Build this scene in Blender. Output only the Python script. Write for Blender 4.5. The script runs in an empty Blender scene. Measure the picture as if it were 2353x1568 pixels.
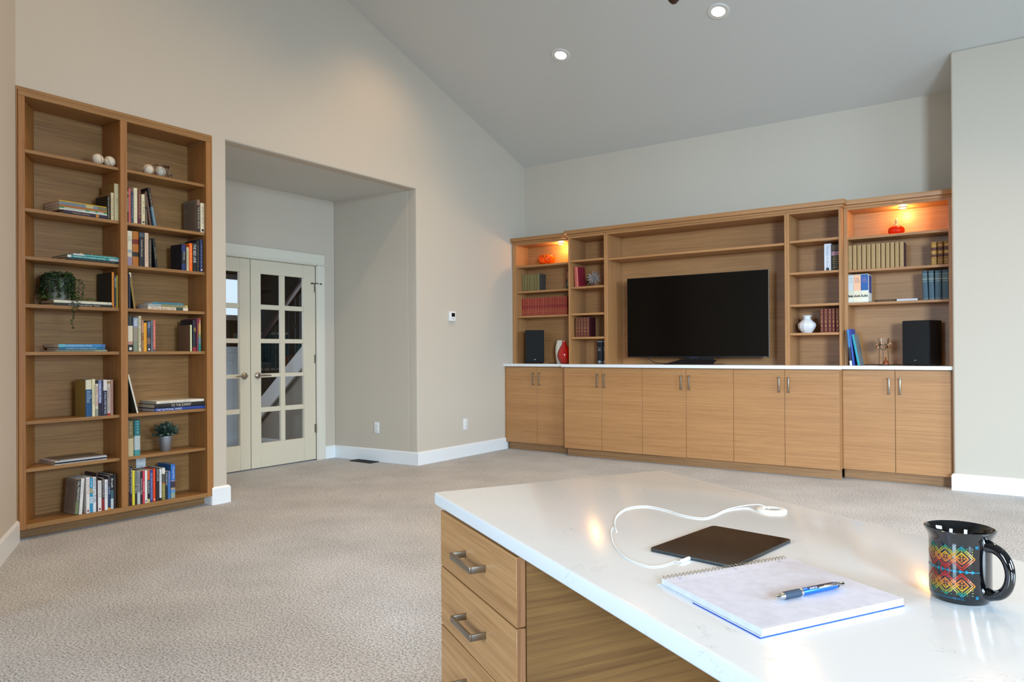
import bpy, bmesh, math, random
from mathutils import Vector, Matrix
random.seed(7)
C = bpy.context.scene
COL = C.collection
PI = math.pi

# ------------------------------------------------------------------ camera
cam_data = bpy.data.cameras.new('camera'); cam = bpy.data.objects.new('camera', cam_data); COL.objects.link(cam)
YAW, PITCH, ROLL = -0.61537, 0.0042348, -0.00617
F = Vector((math.sin(YAW)*math.cos(PITCH), math.cos(YAW)*math.cos(PITCH), math.sin(PITCH)))
r0 = Vector((math.cos(YAW), -math.sin(YAW), 0)); u0 = r0.cross(F)
rt = math.cos(ROLL)*r0 + math.sin(ROLL)*u0; up = -math.sin(ROLL)*r0 + math.cos(ROLL)*u0
m = Matrix((rt, up, -F)).transposed().to_4x4(); m.translation = Vector((4.97, -7.31, 1.13))
cam.matrix_world = m
cam_data.sensor_width = 36; cam_data.lens = 1687.17/2353*36; cam_data.shift_y = 15.63/2353; cam_data.clip_start = .05
C.camera = cam

# ------------------------------------------------------------------ light and exposure
C.view_settings.view_transform = 'Standard'; C.view_settings.look = 'None'
C.view_settings.gamma = 1; C.view_settings.use_curve_mapping = False
C.view_settings.exposure = 0.20
w = bpy.data.worlds.new('sky'); C.world = w; w.use_nodes = True
w.node_tree.nodes['Background'].inputs[0].default_value = (.62, .78, 1, 1); w.node_tree.nodes['Background'].inputs[1].default_value = 1.0
def area(name, loc, target, sx, sy, power, col, spread=180):
    l = bpy.data.lights.new(name, 'AREA'); l.shape = 'RECTANGLE'; l.size = sx; l.size_y = sy; l.energy = power; l.color = col
    l.spread = math.radians(spread)
    o = bpy.data.objects.new(name, l); COL.objects.link(o); o.location = loc
    o.rotation_euler = (Vector(target)-Vector(loc)).to_track_quat('-Z', 'Y').to_euler(); return o
DAY = (.62, .82, 1.0)
area('daylight_back_right', (10.15, -12.44, 2.15), (5.6, -3.9, -.2), 1.7, 2.3, 178, DAY, 60)
area('daylight_back_mid', (2.65, -12.44, 2.15), (4.0, -6.0, 0.2), 1.5, 2.3, 37, DAY, 60)
area('daylight_right', (11.44, -5.6, 2.35), (4.6, -4.0, -.6), 3.3, 2.5, 175, DAY, 88)
area('daylight_hall', (-3.6, -4.3, 1.6), (-2.2, -1.9, .9), 1.2, 1.4, 18, (.93, .96, 1))
area('hall_ceiling_glow', (-4.6, -1.0, 2.5), (-4.6, -1.0, 0), 1.2, 1.2, 7, (1, .86, .7))
WARM = (1.0, .64, .31)
def spot(name, loc, target, power, angle, blend=.6, col=WARM, r=.05):
    l = bpy.data.lights.new(name, 'SPOT'); l.energy = power; l.color = col; l.spot_size = math.radians(angle); l.spot_blend = blend
    l.shadow_soft_size = r
    o = bpy.data.objects.new(name, l); COL.objects.link(o); o.location = loc
    o.rotation_euler = (Vector(target)-Vector(loc)).to_track_quat('-Z', 'Y').to_euler(); return o
CANS = [(1.46, -1.54), (2.94, -1.54), (4.42, -1.54), (5.9, -1.54), (1.46, -3.35), (2.94, -3.35), (4.42, -3.35), (5.9, -3.35), (1.46, -5.3), (4.42, -5.3), (7.2, -5.3)]
RIDGE = -6.5
def ceil_z(y): return 3.333 - .335*y if y > RIDGE else 3.333 - .335*RIDGE + .335*(y-RIDGE)

C.cycles.transparent_max_bounces = 32
# ------------------------------------------------------------------ materials
MATS = {}
def hexc(h):
    h = h.lstrip('#'); c = [int(h[i:i+2], 16)/255 for i in (0, 2, 4)]
    return tuple(((x+.055)/1.055)**2.4 if x > .04045 else x/12.92 for x in c)+(1,)
def mat(key, col=None, rough=.5, metal=0, **kw):
    if key in MATS: return MATS[key]
    M = bpy.data.materials.new(key); M.use_nodes = True; b = M.node_tree.nodes['Principled BSDF']
    b.inputs['Base Color'].default_value = hexc(col) if isinstance(col, str) else tuple(col)+(1,)*(4-len(col))
    b.inputs['Roughness'].default_value = rough; b.inputs['Metallic'].default_value = metal
    for k, v in kw.items(): b.inputs[k.replace('_', ' ')].default_value = v
    MATS[key] = M; return M
def paper(h, rough=.55):
    # printed paper or cloth of one colour, a little uneven
    key = 'print_'+h.lstrip('#')+('' if rough == .55 else '_%d' % int(rough*100))
    if key in MATS: return MATS[key]
    M = mat(key, h, rough); nt = M.node_tree; b = nt.nodes['Principled BSDF']
    n = nt.nodes.new('ShaderNodeTexNoise'); n.inputs['Scale'].default_value = 60; n.inputs['Detail'].default_value = 3
    hs = nt.nodes.new('ShaderNodeMapRange'); hs.inputs['To Min'].default_value = .86; hs.inputs['To Max'].default_value = 1.14
    mx = nt.nodes.new('ShaderNodeVectorMath'); mx.operation = 'MULTIPLY'; mx.inputs[0].default_value = hexc(h)[:3]
    g = nt.nodes.new('ShaderNodeNewGeometry'); nt.links.new(g.outputs['Position'], n.inputs['Vector'])
    nt.links.new(n.outputs['Fac'], hs.inputs['Value']); nt.links.new(hs.outputs['Result'], mx.inputs[1])
    nt.links.new(mx.outputs[0], b.inputs['Base Color']); return M
def wood(key, axis='x', rot=0, dark='#9a6b41', light='#b48353', rough=.42, seed=0):
    # straight-grained oak veneer, the grain running along one axis
    if key in MATS: return MATS[key]
    M = mat(key, light, rough); nt = M.node_tree; N = nt.nodes; L = nt.links; b = N['Principled BSDF']
    g = N.new('ShaderNodeNewGeometry'); mp0 = N.new('ShaderNodeMapping'); mp0.inputs['Rotation'].default_value = (0, 0, rot)
    L.new(g.outputs['Position'], mp0.inputs['Vector'])
    def layer(along, across, detail, dist=0):
        mp = N.new('ShaderNodeMapping'); s = [across]*3; s['xyz'.index(axis)] = along; mp.inputs['Scale'].default_value = s
        mp.inputs['Location'].default_value = (seed*3.1, seed*1.7, seed*.9)
        L.new(mp0.outputs[0], mp.inputs['Vector']); n = N.new('ShaderNodeTexNoise'); n.inputs['Scale'].default_value = 1
        n.inputs['Detail'].default_value = detail; n.inputs['Distortion'].default_value = dist; L.new(mp.outputs[0], n.inputs['Vector']); return n
    a = layer(1.3, 85, 3, .15); f = layer(6, 330, 2); br = layer(.35, 9, 2)
    def math_(op, x, y):
        k = N.new('ShaderNodeMath'); k.operation = op
        for i, v in enumerate((x, y)):
            if isinstance(v, float): k.inputs[i].default_value = v
            else: L.new(v, k.inputs[i])
        return k.outputs[0]
    s = math_('ADD', math_('MULTIPLY', a.outputs['Fac'], .42), math_('MULTIPLY', f.outputs['Fac'], .34)); s = math_('ADD', s, math_('MULTIPLY', br.outputs['Fac'], .24))
    cr = N.new('ShaderNodeValToRGB'); e = cr.color_ramp.elements
    e[0].position = .36; e[0].color = hexc(dark); e[1].position = .60; e[1].color = hexc(light)
    L.new(s, cr.inputs[0]); L.new(cr.outputs[0], b.inputs['Base Color'])
    bp = N.new('ShaderNodeBump'); bp.inputs['Strength'].default_value = .12; bp.inputs['Distance'].default_value = .001
    L.new(f.outputs['Fac'], bp.inputs['Height']); L.new(bp.outputs[0], b.inputs['Normal']); return M
WX = wood('oak_grain_x', 'x'); WY = wood('oak_grain_y', 'y', dark='#95683d', light='#b08150', seed=1); WZ = wood('oak_grain_z', 'z', seed=2)
DROT = math.atan2(.518, .855)
WD = wood('oak_desk_front', 'x', DROT, dark='#9c6d40', light='#bb8b59', seed=3); WD2 = wood('oak_desk_side_shaded', 'y', .492, dark='#6b4828', light='#8d663a', seed=4); WYB = wood('oak_bookcase_y', 'y', dark='#7c552d', light='#a27846', seed=8); WZB = wood('oak_bookcase_z', 'z', dark='#87572e', light='#a6733e', seed=9); WDE = wood('oak_desk_edge', 'z', dark='#845838', light='#a5754f', seed=5)  # desk side is the same oak as the front, its shade painted into the colour
def plaster(key, col, bump=.25):
    M = mat(key, col, .85); nt = M.node_tree; N = nt.nodes; L = nt.links
    g = N.new('ShaderNodeNewGeometry'); n = N.new('ShaderNodeTexNoise'); n.inputs['Scale'].default_value = 45; n.inputs['Detail'].default_value = 4
    L.new(g.outputs['Position'], n.inputs['Vector']); bp = N.new('ShaderNodeBump'); bp.inputs['Strength'].default_value = bump; bp.inputs['Distance'].default_value = .002
    L.new(n.outputs['Fac'], bp.inputs['Height']); L.new(bp.outputs[0], N['Principled BSDF'].inputs['Normal']); return M
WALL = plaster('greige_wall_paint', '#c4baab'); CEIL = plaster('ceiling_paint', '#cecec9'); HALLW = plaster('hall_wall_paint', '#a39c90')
TRIM = mat('white_trim_paint', '#e6eaec', .35); CASING = mat('casing_paint', '#dad6c8', .35); DOORW = mat('door_paint', '#d0c9b5', .35)
def carpet():
    M = mat('cut_pile_carpet', '#a89c8e', .95); nt = M.node_tree; N = nt.nodes; L = nt.links; b = N['Principled BSDF']
    g = N.new('ShaderNodeNewGeometry')
    def nz(sc, det=2, rough=.6):
        n = N.new('ShaderNodeTexNoise'); n.inputs['Scale'].default_value = sc; n.inputs['Detail'].default_value = det; n.inputs['Roughness'].default_value = rough
        L.new(g.outputs['Position'], n.inputs['Vector']); return n
    a = nz(105, 4, .9); c = nz(2.2, 2); v = N.new('ShaderNodeTexVoronoi'); v.inputs['Scale'].default_value = 170; L.new(g.outputs['Position'], v.inputs['Vector'])
    cr = N.new('ShaderNodeValToRGB'); e = cr.color_ramp.elements
    e[0].position = .40; e[0].color = hexc('#727272'); e[1].position = .58; e[1].color = hexc('#d6d9dd'); k = e.new(.47); k.color = hexc('#aeb0b3')
    L.new(a.outputs['Fac'], cr.inputs[0])
    mr = N.new('ShaderNodeMapRange'); mr.inputs['From Min'].default_value = .3; mr.inputs['From Max'].default_value = .7; mr.inputs['To Min'].default_value = .90; mr.inputs['To Max'].default_value = 1.08
    L.new(c.outputs['Fac'], mr.inputs['Value']); mx = N.new('ShaderNodeVectorMath'); mx.operation = 'MULTIPLY'
    L.new(cr.outputs[0], mx.inputs[0]); L.new(mr.outputs[0], mx.inputs[1]); L.new(mx.outputs[0], b.inputs['Base Color'])
    ad = N.new('ShaderNodeMath'); L.new(a.outputs['Fac'], ad.inputs[0]); L.new(v.outputs['Distance'], ad.inputs[1])
    bp = N.new('ShaderNodeBump'); bp.inputs['Strength'].default_value = .4; bp.inputs['Distance'].default_value = .002
    L.new(ad.outputs[0], bp.inputs['Height']); L.new(bp.outputs[0], b.inputs['Normal']); b.inputs['Specular IOR Level'].default_value = .1
    return M
CARPET = carpet()
def quartz():
    M = mat('white_quartz', '#e4e4e0', .14); nt = M.node_tree; N = nt.nodes; L = nt.links; b = N['Principled BSDF']
    g = N.new('ShaderNodeNewGeometry'); w1 = N.new('ShaderNodeTexNoise'); w1.inputs['Scale'].default_value = 13; w1.inputs['Detail'].default_value = 5; w1.inputs['Distortion'].default_value = 1.2
    L.new(g.outputs['Position'], w1.inputs['Vector'])
    m1 = N.new('ShaderNodeMath'); m1.operation = 'SUBTRACT'; m1.inputs[1].default_value = .5; L.new(w1.outputs['Fac'], m1.inputs[0])
    m2 = N.new('ShaderNodeMath'); m2.operation = 'ABSOLUTE'; L.new(m1.outputs[0], m2.inputs[0])
    v = N.new('ShaderNodeMapRange'); v.inputs['From Min'].default_value = 0; v.inputs['From Max'].default_value = .007; v.inputs['To Min'].default_value = 1; v.inputs['To Max'].default_value = 0; L.new(m2.outputs[0], v.inputs['Value'])
    n2 = N.new('ShaderNodeTexNoise'); n2.inputs['Scale'].default_value = 14; n2.inputs['Detail'].default_value = 1; L.new(g.outputs['Position'], n2.inputs['Vector'])
    g2 = N.new('ShaderNodeMapRange'); g2.inputs['From Min'].default_value = .56; g2.inputs['From Max'].default_value = .68; L.new(n2.outputs['Fac'], g2.inputs['Value'])
    mm = N.new('ShaderNodeMath'); mm.operation = 'MULTIPLY'; L.new(v.outputs[0], mm.inputs[0]); L.new(g2.outputs[0], mm.inputs[1])
    m3 = N.new('ShaderNodeMath'); m3.operation = 'MULTIPLY'; m3.inputs[1].default_value = .45; L.new(mm.outputs[0], m3.inputs[0])
    mx = N.new('ShaderNodeMix'); mx.data_type = 'RGBA'; mx.inputs['A'].default_value = hexc('#e8ecef'); mx.inputs['B'].default_value = hexc('#8f9496'); L.new(m3.outputs[0], mx.inputs['Factor'])
    L.new(mx.outputs['Result'], b.inputs['Base Color']); return M
QUARTZ = quartz()
NICKEL = mat('brushed_nickel', '#9c958a', .33, 1); CHROME = mat('chrome', '#d8d8d8', .12, 1); IRON = mat('black_iron', '#15130f', .45); BRONZE = mat('aged_bronze', '#3a1c12', .35, .4)
GLASS = mat('clear_glass', '#ffffff', .02, Transmission_Weight=1.0, IOR=1.45)
def pane_glass():
    # thin window glass: mostly see-through with a mirror-like sheen
    M = bpy.data.materials.new('window_pane_glass'); M.use_nodes = True; nt = M.node_tree; nt.nodes.clear(); N = nt.nodes
    o = N.new('ShaderNodeOutputMaterial'); t = N.new('ShaderNodeBsdfTransparent'); g = N.new('ShaderNodeBsdfGlossy'); g.inputs['Roughness'].default_value = .01
    f = N.new('ShaderNodeFresnel'); f.inputs['IOR'].default_value = 1.22; x = N.new('ShaderNodeMixShader')
    nt.links.new(f.outputs[0], x.inputs[0]); nt.links.new(t.outputs[0], x.inputs[1]); nt.links.new(g.outputs[0], x.inputs[2]); nt.links.new(x.outputs[0], o.inputs[0]); return M
PANE = pane_glass()
def emit(key, col, s):
    if key in MATS: return MATS[key]
    M = bpy.data.materials.new(key); M.use_nodes = True; nt = M.node_tree; nt.nodes.clear(); o = nt.nodes.new('ShaderNodeOutputMaterial'); e = nt.nodes.new('ShaderNodeEmission')
    e.inputs[0].default_value = tuple(col)+(1,); e.inputs[1].default_value = s; nt.links.new(e.outputs[0], o.inputs[0]); MATS[key] = M; return M

# ------------------------------------------------------------------ mesh helpers
class MB:
    def __init__(s): s.v = []; s.f = []; s.mi = []
    def add(s, vs, fs, mi=0):
        n = len(s.v); s.v += [tuple(p) for p in vs]
        for f in fs: s.f.append(tuple(i+n for i in f)); s.mi.append(mi)
        return s
    def box(s, x0, x1, y0, y1, z0, z1, mi=0):
        x0, x1 = sorted((x0, x1)); y0, y1 = sorted((y0, y1)); z0, z1 = sorted((z0, z1))
        return s.add([(x0,y0,z0),(x1,y0,z0),(x1,y1,z0),(x0,y1,z0),(x0,y0,z1),(x1,y0,z1),(x1,y1,z1),(x0,y1,z1)],
                     [(0,3,2,1),(4,5,6,7),(0,1,5,4),(1,2,6,5),(2,3,7,6),(3,0,4,7)], mi)
    def prism(s, poly, h0, h1, mi=0):      # polygon in xy (counter-clockwise) extruded in z
        n = len(poly); vs = [(x, y, h0) for x, y in poly]+[(x, y, h1) for x, y in poly]
        return s.add(vs, [tuple(range(n-1, -1, -1)), tuple(range(n, 2*n))]+[(i, (i+1) % n, n+(i+1) % n, n+i) for i in range(n)], mi)
    def slab(s, poly3, d, mi=0):           # planar polygon given by 3D points, thickened by the vector d
        n = len(poly3); d = Vector(d); vs = [Vector(p) for p in poly3]; vs = vs+[p+d for p in vs]
        return s.add(vs, [tuple(range(n-1, -1, -1)), tuple(range(n, 2*n))]+[(i, (i+1) % n, n+(i+1) % n, n+i) for i in range(n)], mi)
    def tube(s, pts, r, n=8, mi=0, cap=True, closed=False):
        pts = [Vector(p) for p in pts]; rs = r if isinstance(r, (list, tuple)) else [r]*len(pts); vs = []; fs = []; prev = None
        k = len(pts)
        for i, p in enumerate(pts):
            if closed: d = pts[(i+1) % k]-pts[i-1]
            else: d = pts[min(i+1, k-1)]-pts[max(i-1, 0)]
            d.normalize()
            a = prev-d*prev.dot(d) if prev is not None else d.orthogonal()
            if a.length < 1e-6: a = d.orthogonal()
            a.normalize(); prev = a; b = d.cross(a)
            vs += [p+(a*math.cos(t)+b*math.sin(t))*rs[i] for t in (2*PI*j/n for j in range(n))]
        for i in range(k if closed else k-1):
            i2 = (i+1) % k
            fs += [(i*n+j, i*n+(j+1) % n, i2*n+(j+1) % n, i2*n+j) for j in range(n)]
        if cap and not closed: fs += [tuple(range(n-1, -1, -1)), tuple((k-1)*n+j for j in range(n))]
        return s.add(vs, fs, mi)
    def lathe(s, prof, c=(0, 0, 0), n=24, mi=0, wob=None):   # prof: (radius, z) from bottom to top
        vs = []; fs = []
        for i, (r, z) in enumerate(prof):
            for j in range(n):
                t = 2*PI*j/n; q = r*(wob(t, z) if wob else 1); vs.append((c[0]+q*math.cos(t), c[1]+q*math.sin(t), c[2]+z))
        for i in range(len(prof)-1): fs += [(i*n+j, i*n+(j+1) % n, (i+1)*n+(j+1) % n, (i+1)*n+j) for j in range(n)]
        return s.add(vs, fs, mi)
    def build(s, name, mats, parent=None, smooth=None, org=None, bevel=None, seg=2):
        me = bpy.data.meshes.new(name); o0 = Vector(org) if org is not None else (parent.location.copy() if parent is not None and parent.get('world') else Vector((0, 0, 0)))
        me.from_pydata([tuple(Vector(p)-o0) for p in s.v], [], s.f)
        for M in (mats if isinstance(mats, (list, tuple)) else [mats]): me.materials.append(M)
        me.polygons.foreach_set('material_index', s.mi)
        bm = bmesh.new(); bm.from_mesh(me); bmesh.ops.recalc_face_normals(bm, faces=bm.faces)
        if bevel:
            es = [e for e in bm.edges if len(e.link_faces) == 2 and e.calc_face_angle(0) > .6]
            bmesh.ops.bevel(bm, geom=es, offset=bevel, segments=seg, profile=.5, affect='EDGES', clamp_overlap=True)
            if smooth is None: smooth = 40
        bm.to_mesh(me); bm.free()
        if smooth:
            me.polygons.foreach_set('use_smooth', [True]*len(me.polygons)); me.set_sharp_from_angle(angle=math.radians(smooth))
        o = bpy.data.objects.new(name, me); COL.objects.link(o)
        if parent is not None:
            o.parent = parent
            if org is not None and parent.get('world'): pass
        elif org is not None: o.location = org
        return o
def tag(o, label=None, cat=None, group=None, kind=None):
    if label: o['label'] = label
    if cat: o['category'] = cat
    if group: o['group'] = group
    if kind: o['kind'] = kind
    return o
def thing(name, label, cat, loc=(0, 0, 0), rz=0, group=None, world=False):
    o = bpy.data.objects.new(name, None); COL.objects.link(o); o.empty_display_size = .05
    o.location = loc; o.rotation_euler = (0, 0, rz); tag(o, label, cat, group)
    if world: o['world'] = 1          # parts of this thing are given in room coordinates
    return o
def struct(name, mb, mats, parent=None, **kw):
    o = mb.build(name, mats, parent, **kw)
    if parent is None: o['kind'] = 'structure'
    return o
def box(name, M, parent, x0, x1, y0, y1, z0, z1, **kw): return MB().box(x0, x1, y0, y1, z0, z1).build(name, M, parent, **kw)
TEXTS = []
def text(parent, s, w, h, col, org, ux, uy, name='lettering', fill=True):
    TEXTS.append((parent, s, w, h, col, Vector(org), Vector(ux), Vector(uy), name))
def flush_text():
    obs = []
    for T in TEXTS:
        cu = bpy.data.curves.new('t', 'FONT'); cu.body = T[1]; cu.resolution_u = 2; cu.size = 1
        o = bpy.data.objects.new('t', cu); COL.objects.link(o); obs.append(o)
    dg = bpy.context.evaluated_depsgraph_get(); dg.update()
    for o, (parent, s, w, h, col, org, ux, uy, name) in zip(obs, TEXTS):
        me = bpy.data.meshes.new_from_object(o.evaluated_get(dg))
        if len(me.vertices):
            xs = [v.co.x for v in me.vertices]; ys = [v.co.y for v in me.vertices]
            x0, x1, y0, y1 = min(xs), max(xs), min(ys), max(ys)
            sx = w/max(x1-x0, 1e-6); sy = h/max(y1-y0, 1e-6); sx = min(sx, sy*1.15); sy = min(sy, sx*1.6)
            for v in me.vertices:
                p = org+ux*((v.co.x-(x0+x1)/2)*sx)+uy*((v.co.y-(y0+y1)/2)*sy); v.co = p
            me.materials.clear(); me.materials.append(col if not isinstance(col, str) else paper(col))
            q = bpy.data.objects.new(name, me); COL.objects.link(q); q.parent = parent
    for o in obs: cu = o.data; bpy.data.objects.remove(o); bpy.data.curves.remove(cu)

# ================================================================== THE SETTING
XR, YB = 11.5, -12.5          # right wall and the wall behind the camera
DIRW = Vector((.868, -.496, 0))      # run of the angled wall at the left
# left wall: a plane at x = 0 with a bookcase niche and an alcove opening cut into it
zt = ceil_z
poly = [(0, -5.43, 2.745), (0, -4.14, 2.745), (0, -4.14, 0), (0, -4.015, 0), (0, -4.015, 2.742), (0, -1.906, 2.742), (0, -1.906, 0), (0, 0, 0),
        (0, 0, zt(0)), (0, -5.43, zt(-5.43))]
def notch_wall():
    mb = MB().slab(poly, (-.12, 0, 0)); me = bpy.data.meshes.new('wall_left'); me.from_pydata(mb.v, [], mb.f); me.materials.append(WALL)
    bm = bmesh.new(); bm.from_mesh(me); bmesh.ops.recalc_face_normals(bm, faces=bm.faces)
    def onb(v): return abs(v.co.x) < 1e-6
    es = []
    for e in bm.edges:
        a, b = e.verts
        if onb(a) and onb(b):
            ya, yb, za, zb = a.co.y, b.co.y, a.co.z, b.co.z
            if (abs(ya-yb) < 1e-6 and min(abs(ya+4.015), abs(ya+1.906)) < 1e-3 and max(za, zb) < 2.75) or (abs(za-2.742) < 1e-4 and abs(zb-2.742) < 1e-4): es.append(e)
    bmesh.ops.bevel(bm, geom=es, offset=.018, segments=4, profile=.5, affect='EDGES')
    bm.to_mesh(me); bm.free(); me.polygons.foreach_set('use_smooth', [True]*len(me.polygons)); me.set_sharp_from_angle(angle=math.radians(35))
    o = bpy.data.objects.new('wall_left', me); COL.objects.link(o); o['kind'] = 'structure'
notch_wall()
# alcove: right cheek, back wall with the door opening, left cheek, soffit
struct('wall_alcove_right', MB().prism([(-.12, -1.909), (-.12, -1.70), (-1.30, -1.70), (-1.30, -1.966), (-1.14, -1.966)], 0, 2.76), WALL)
mb = MB(); mb.box(-1.26, -1.14, -2.221, -1.97, 0, 2.76); mb.box(-1.26, -1.14, -3.80, -2.221, 2.045, 2.76); mb.box(-1.26, -1.14, -4.2, -3.80, 0, 2.76)
struct('wall_alcove_back', mb, WALL)
struct('wall_alcove_left', MB().box(-1.14, -.12, -4.13, -4.012, 0, 2.76), WALL)
struct('ceiling_alcove', MB().box(-1.26, -.12, -4.14, -1.80, 2.742, 2.80), CEIL)
# back (television) wall, the pier at the right, and the walls outside the picture
struct('wall_back', MB().box(-.12, 4.6, 0, .12, 0, zt(0)+.02), WALL)
pz0, pz1 = zt(-.5), zt(0)
mb = MB().slab([(4.46, -.5, 0), (4.46, 0, 0), (4.46, 0, pz1), (4.46, -.5, pz0)], (XR-4.46, 0, 0))
struct('wall_pier', mb, WALL, bevel=.016, seg=3)
Pl = Vector((0, -5.43, 0)); Pe = Pl+DIRW*1.6
Lq = MB(); nrm = Vector((-.496, -.868, 0))*.12
Lq.slab([Pl, Pe, Pe+Vector((0, 0, zt(Pe.y))), Pl+Vector((0, 0, zt(Pl.y)))], nrm)
struct('wall_angled', Lq, WALL)
struct('wall_side', MB().slab([(Pe.x, Pe.y, 0), (Pe.x, YB, 0), (Pe.x, YB, zt(YB)), (Pe.x, Pe.y, zt(Pe.y))], (-.12, 0, 0)), WALL)
# wall behind the camera with two windows, right wall with one wide window
def wall_with_windows(name, wins, a0, a1, top, frame):       # frame(a, z, depth) -> point
    mb = MB()
    def piece(s0, s1, z0, z1):
        f = frame; c = [f(s0, z0, 0), f(s1, z0, 0), f(s1, z1, 0), f(s0, z1, 0)]; d = Vector(f(s0, z0, .12))-Vector(c[0]); mb.slab(c, d)
    edges = [a0]
    for (w0, w1, z0, z1) in wins:
        piece(edges[-1], w0, 0, top); piece(w0, w1, 0, z0); piece(w0, w1, z1, top); edges.append(w1)
    piece(edges[-1], a1, 0, top); struct(name, mb, WALL)
    for k, (w0, w1, z0, z1) in enumerate(wins):
        WN[0] += 1
        fr = MB(); d0, d1 = -.012, .13
        for (s0, s1, q0, q1) in ((w0-.09, w0, z0-.09, z1+.09), (w1, w1+.09, z0-.09, z1+.09), (w0, w1, z1, z1+.09), (w0-.0, w1+.0, z0-.09, z0)):
            c = [frame(s0, q0, d0), frame(s1, q0, d0), frame(s1, q1, d0), frame(s0, q1, d0)]; fr.slab(c, Vector(frame(s0, q0, d1))-Vector(c[0]))
        m2 = (w0+w1)/2
        c = [frame(m2-.02, z0, .05), frame(m2+.02, z0, .05), frame(m2+.02, z1, .05), frame(m2-.02, z1, .05)]; fr.slab(c, Vector(frame(0, 0, .09))-Vector(frame(0, 0, .05)))
        fo = struct('window_%d' % WN[0], fr, TRIM)
        for s0, s1 in ((w0, m2-.02), (m2+.02, w1)):
            c = [frame(s0, z0, .07), frame(s1, z0, .07), frame(s1, z1, .07), frame(s0, z1, .07)]
            pn = MB().slab(c, Vector(frame(0, 0, .074))-Vector(frame(0, 0, .07))).build('window_pane', PANE, fo)
WN = [0]
wall_with_windows('wall_behind', [(1.85, 3.45, .9, 3.35), (9.2, 11.1, .9, 3.35)], Pe.x-.12, XR+.12, zt(YB)+.02, lambda a, z, d: (a, YB-d, z))
wall_with_windows('wall_right', [(-7.35, -3.85, .8, 3.7)], YB, -.5, 3.78, lambda a, z, d: (XR+d, a, z))
gb = MB().slab([(XR, -.5, 3.3), (XR, -1.5, 3.779), (XR, -11.6, 3.779), (XR, YB, 3.4), (XR, YB, zt(YB)), (XR, RIDGE, zt(RIDGE)), (XR, -.5, zt(-.5))], (.12, 0, 0)); struct('wall_gable', gb, WALL)
mb = MB(); ov = .14
mb.slab([(-.12, ov, zt(ov)), (XR+.12, ov, zt(ov)), (XR+.12, RIDGE, zt(RIDGE)), (-.12, RIDGE, zt(RIDGE))], (0, 0, .12))
mb.slab([(-.12, RIDGE, zt(RIDGE)), (XR+.12, RIDGE, zt(RIDGE)), (XR+.12, YB-.14, zt(YB-.14)), (-.12, YB-.14, zt(YB-.14))], (0, 0, .12))
struct('ceiling', mb, CEIL)
# floor with the carpet; hall beyond the doors has a wooden floor
mb = MB(); nx, ny = 60, 60
mb.box(-1.2, XR+.12, YB-.12, .12, -.05, 0)
struct('floor', mb, CARPET)
HF = wood('hall_floor_oak', 'y', dark='#5f3d22', light='#8a5f38', rough=.3)
struct('floor_hall', MB().box(-6.6, -1.2, -5.6, 2.5, -.05, -.002), HF)
# baseboards with a chamfered top
def base(name, p, q, nrm, h=.131, t=.015, e0=0, e1=0):
    p = Vector((p[0], p[1], 0)); q = Vector((q[0], q[1], 0)); n = Vector((nrm[0], nrm[1], 0)).normalized(); d = (q-p).normalized()
    prof = [(0, 0), (t, 0), (t, h-.014), (t*.25, h), (0, h)]; vs = []
    for (o, z) in prof: vs.append(p-d*(o*e0)+n*o+Vector((0, 0, z)))
    for (o, z) in prof: vs.append(q+d*(o*e1)+n*o+Vector((0, 0, z)))
    k = len(prof); mb = MB().add(vs, [tuple(range(k)), tuple(range(2*k-1, k-1, -1))]+[(i, (i+1) % k, k+(i+1) % k, k+i) for i in range(k)])
    return struct(name, mb, TRIM)
base('baseboard_left', (0, -1.906), (0, -.40), (1, 0), e0=1)
base('baseboard_alcove_right', (-1.14, -1.966), (0, -1.906), (0.05, -1), e1=1)
base('baseboard_alcove_back', (-1.14, -2.11), (-1.14, -1.966), (1, 0), e1=-1)
mb = MB()
base('baseboard_left_stub', (0, -4.14), (0, -4.015), (1, 0), e0=1, e1=1); base('baseboard_niche', (-.11, -4.155), (0, -4.155), (0, 1), t=.015, e1=1)
base('baseboard_alcove_left', (-1.14, -4.012), (0, -4.015), (0, 1), e1=1)
base('baseboard_angled', (Pl.x, Pl.y), (Pe.x, Pe.y), (.496, .868), e1=-1)
base('baseboard_side', (Pe.x, Pe.y), (Pe.x, YB), (1, 0))
base('baseboard_pier', (4.46, -.5), (XR, -.5), (0, -1), e0=1); base('baseboard_pier_return', (4.46, -.5), (4.46, -.40), (-1, 0), e0=1)
base('baseboard_behind', (Pe.x, YB), (XR, YB), (0, 1)); base('baseboard_right', (XR, YB), (XR, -.5), (-1, 0))

# ---- french doors in the alcove
XD = -1.14
mb = MB(); mb.box(XD-.11, XD+.012, -2.221, -2.206, 0, 2.045); mb.box(XD-.11, XD+.012, -3.81, -3.796, 0, 2.045); mb.box(XD-.11, XD+.012, -3.81, -2.206, 2.031, 2.046)
struct('trim_1', mb, CASING)
mb = MB(); mb.box(XD, XD+.018, -2.208, -2.113, 0, 2.036); mb.box(XD, XD+.018, -3.905, -3.81, 0, 2.036); mb.box(XD, XD+.022, -3.92, -2.119, 2.049, 2.152)
mb.box(XD, XD+.034, -3.94, -2.10, 2.036, 2.05)
struct('trim_2', mb, CASING, bevel=.002, seg=1)
struct('trim_3', MB().box(XD-.13, XD+.01, -3.8, -2.21, 0, .006), mat('threshold_strip', '#8f9098', .5))
rows = [(.248, .548), (.595, .886), (.930, .1+1.120), (1.263, 1.550), (1.597, 1.896)]
rows[2] = (.924, 1.220)
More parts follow.
